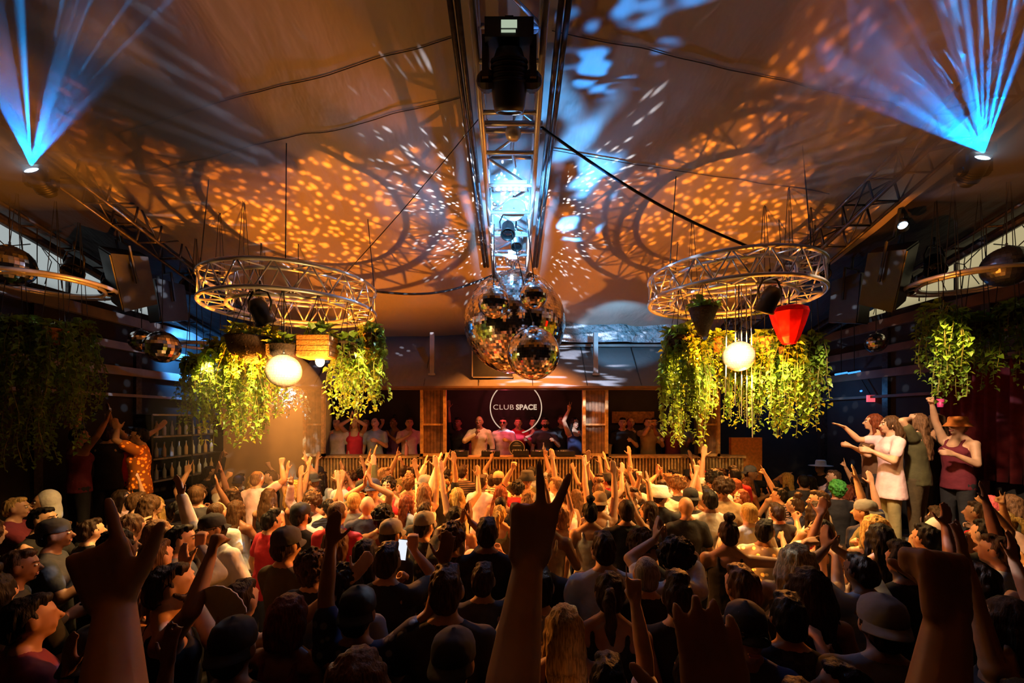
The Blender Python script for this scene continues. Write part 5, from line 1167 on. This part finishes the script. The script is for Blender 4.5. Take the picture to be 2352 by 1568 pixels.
HN = {'short': 'short', 'buzz': 'cropped', 'quiff': 'swept-up', 'long': 'long', 'longer': 'very long', 'bob': 'bobbed', 'pony': 'ponytailed', 'bun': 'bunned', 'curly': 'curly', 'afro': 'round', 'wavy': 'wavy'}
TN = {'tee': 'tee', 'long': 'sleeved top', 'tank': 'tank top'}
for fx, fy in fill:
    mid = fy > 3.6
    for tries in range(60):
        fem = rnd.random() < .36
        pose = rnd.choice(['stand_w', 'up_w', 'both_w', 'stand_w', 'drink_w', 'stand_w', 'drink_w'] if fem else ['stand', 'stand', 'drink', 'fist', 'point', 'up', 'both', 'clap', 'phone', 'fore', 'peace', 'stand', 'wave', 'stand', 'drink', 'stand', 'drink', 'stand'] if mid else ['stand', 'stand', 'drink', 'stand', 'fist', 'phone', 'drink', 'clap'])
        hair = rnd.choice(['long', 'longer', 'wavy', 'bob', 'pony', 'bun', 'long'] if fem else ['short', 'short', 'buzz', 'quiff', 'curly', 'short', 'buzz', 'short', 'afro'])
        hc = rnd.choice([B, B, K, K, 'brown', 'light brown', 'blond', 'auburn'] if fem else [B, B, K, K, 'brown', 'light brown'])
        top = rnd.choice(['tank', 'tank', 'tee'] if fem else ['tee', 'tee', 'tee', 'tank', 'long'])
        tc = rnd.choice([B, B, B, 'charcoal', 'charcoal', Wt, 'grey', 'navy', 'olive', 'maroon', 'tan', 'cream', 'brown', 'white', 'pale blue', 'red', 'pink', 'teal'] if mid else [B, B, B, 'charcoal', 'charcoal', 'navy', 'olive', 'grey', 'maroon', 'brown'])
        hat = hatc = None
        if not fem and hair in ('short', 'buzz') and rnd.random() < .30: hat = rnd.choice(['cap', 'bcap', 'bcap', 'bucket']); hatc = rnd.choice([B, B, 'charcoal', 'navy', Wt, 'grey', 'tan'])
        nm = min(named, key=lambda p: (p[0]-fx)**2+(p[1]-fy)**2); dxn, dyn = fx-nm[0], fy-nm[1]
        rel = ('beyond the ' if dyn > 0 else 'before the ') if abs(dyn) > abs(dxn) else 'beside the '
        pd = POSES[pose][2]; what = '%s %s' % (tc, TN[top]); hd = ('%s %s' % (hatc, {'cap': 'cap', 'bcap': 'backward cap', 'bucket': 'bucket hat'}[hat])) if hat else '%s %s hair' % (HN[hair], hc)
        lab = '%s with %s, %s' % (what, hd, (pd+', ' if pd else '')+rel+nm[2])
        lab = ('woman in ' if fem else 'man in ')+lab
        for short in (lambda q: q.replace(pd+', ', '') if hat else q.replace(' hair,', ','), lambda q: q.replace(', '+pd, '') if pd else q, lambda q: q.replace(' sleeved top', ' top').replace(' tank top', ' top')):
            if len(lab.split()) > 15: lab = short(lab)
        if len(lab.split()) <= 16 and lab not in used: break
    used.add(lab)
    a = rnd.gauss(0, 26)-math.degrees(math.atan2(-fx, 9.5-fy))*.0+math.degrees(math.atan2(fx, 9.5-fy))*.6
    if fy > 5 and rnd.random() < .22: a += rnd.choice([90, -90, 150, 180])
    person(fx, fy, 0, a, pose, hair, hc, top, tc, hat, hatc, label=lab, s=rnd.uniform(.93, 1.05)*(.955 if fem else 1.0), mirror=rnd.random() < .5, mt=M_STRIPE if rnd.random() < .05 else M_FLORAL if rnd.random() < .06 else None, trous=rnd.choice([(.02, .02, .025), (.05, .06, .10), (.10, .08, .05)]), tilt=rnd.gauss(0, .04), lean=rnd.gauss(-.03, .04))
# things held up
def held(name, px, py, Y, parts, label, cat, rot=(0, 0, 0)):
    t = thing(name, at(px, py, Y), label, cat); t.rotation_euler = rot
    for nm, mb, mt in parts: mb.build(nm, mt, t, True)
    return t
yy = floor_px(890, 1285, 1.03)[1]
a = MB(); a.box((0, 0, 0), (.075, .009, .155)); q = MB(); q.box((0, -.006, 0), (.068, .002, .145)); held('phone', 924, 1262, yy+.33, [('body', a, M_BLACK), ('screen', q, emis('phone screen', (.8, .85, .95), .9))], 'lit phone held up by the man in the black tee', 'phone', (-.15, .1, 0))
a = MB(); R = .17; vs = [(0, 0, -.02)]; n = 16
for i in range(n+1):
    an = PI*(.18+.64*i/n); vs.append((R*math.cos(an), .006*(i % 2), R*math.sin(an)))
vs += [(x, y+.008, z) for x, y, z in vs]; K2 = n+2
a.add(vs, [(0, i+1, i+2) for i in range(n)]+[(K2, K2+i+2, K2+i+1) for i in range(n)]+[(i+1, K2+i+1, K2+i+2, i+2) for i in range(n)]); q = MB(); q.tube((0, .004, -.07), (0, .004, .02), .010); held('hand_fan', 500, 1425, 2.12, [('leaf', a, mat('white fan paper', (.85, .8, .72), .7)), ('handle', q, M_WOOD)], 'white folding fan held open beside the dark-haired man', 'fan', (0, .25, -.2))
a = MB(); a.lathe([(.030, 0), (.042, .11), (.040, .11), (.028, .006), (0, .004)], (0, 0, -.05), 16); held('cup', 2160, 926, 5.70, [('cup_body', a, mat('magenta plastic', (.6, .05, .25), .4))], 'magenta cup held high by the dancer in the orange hat', 'cup')
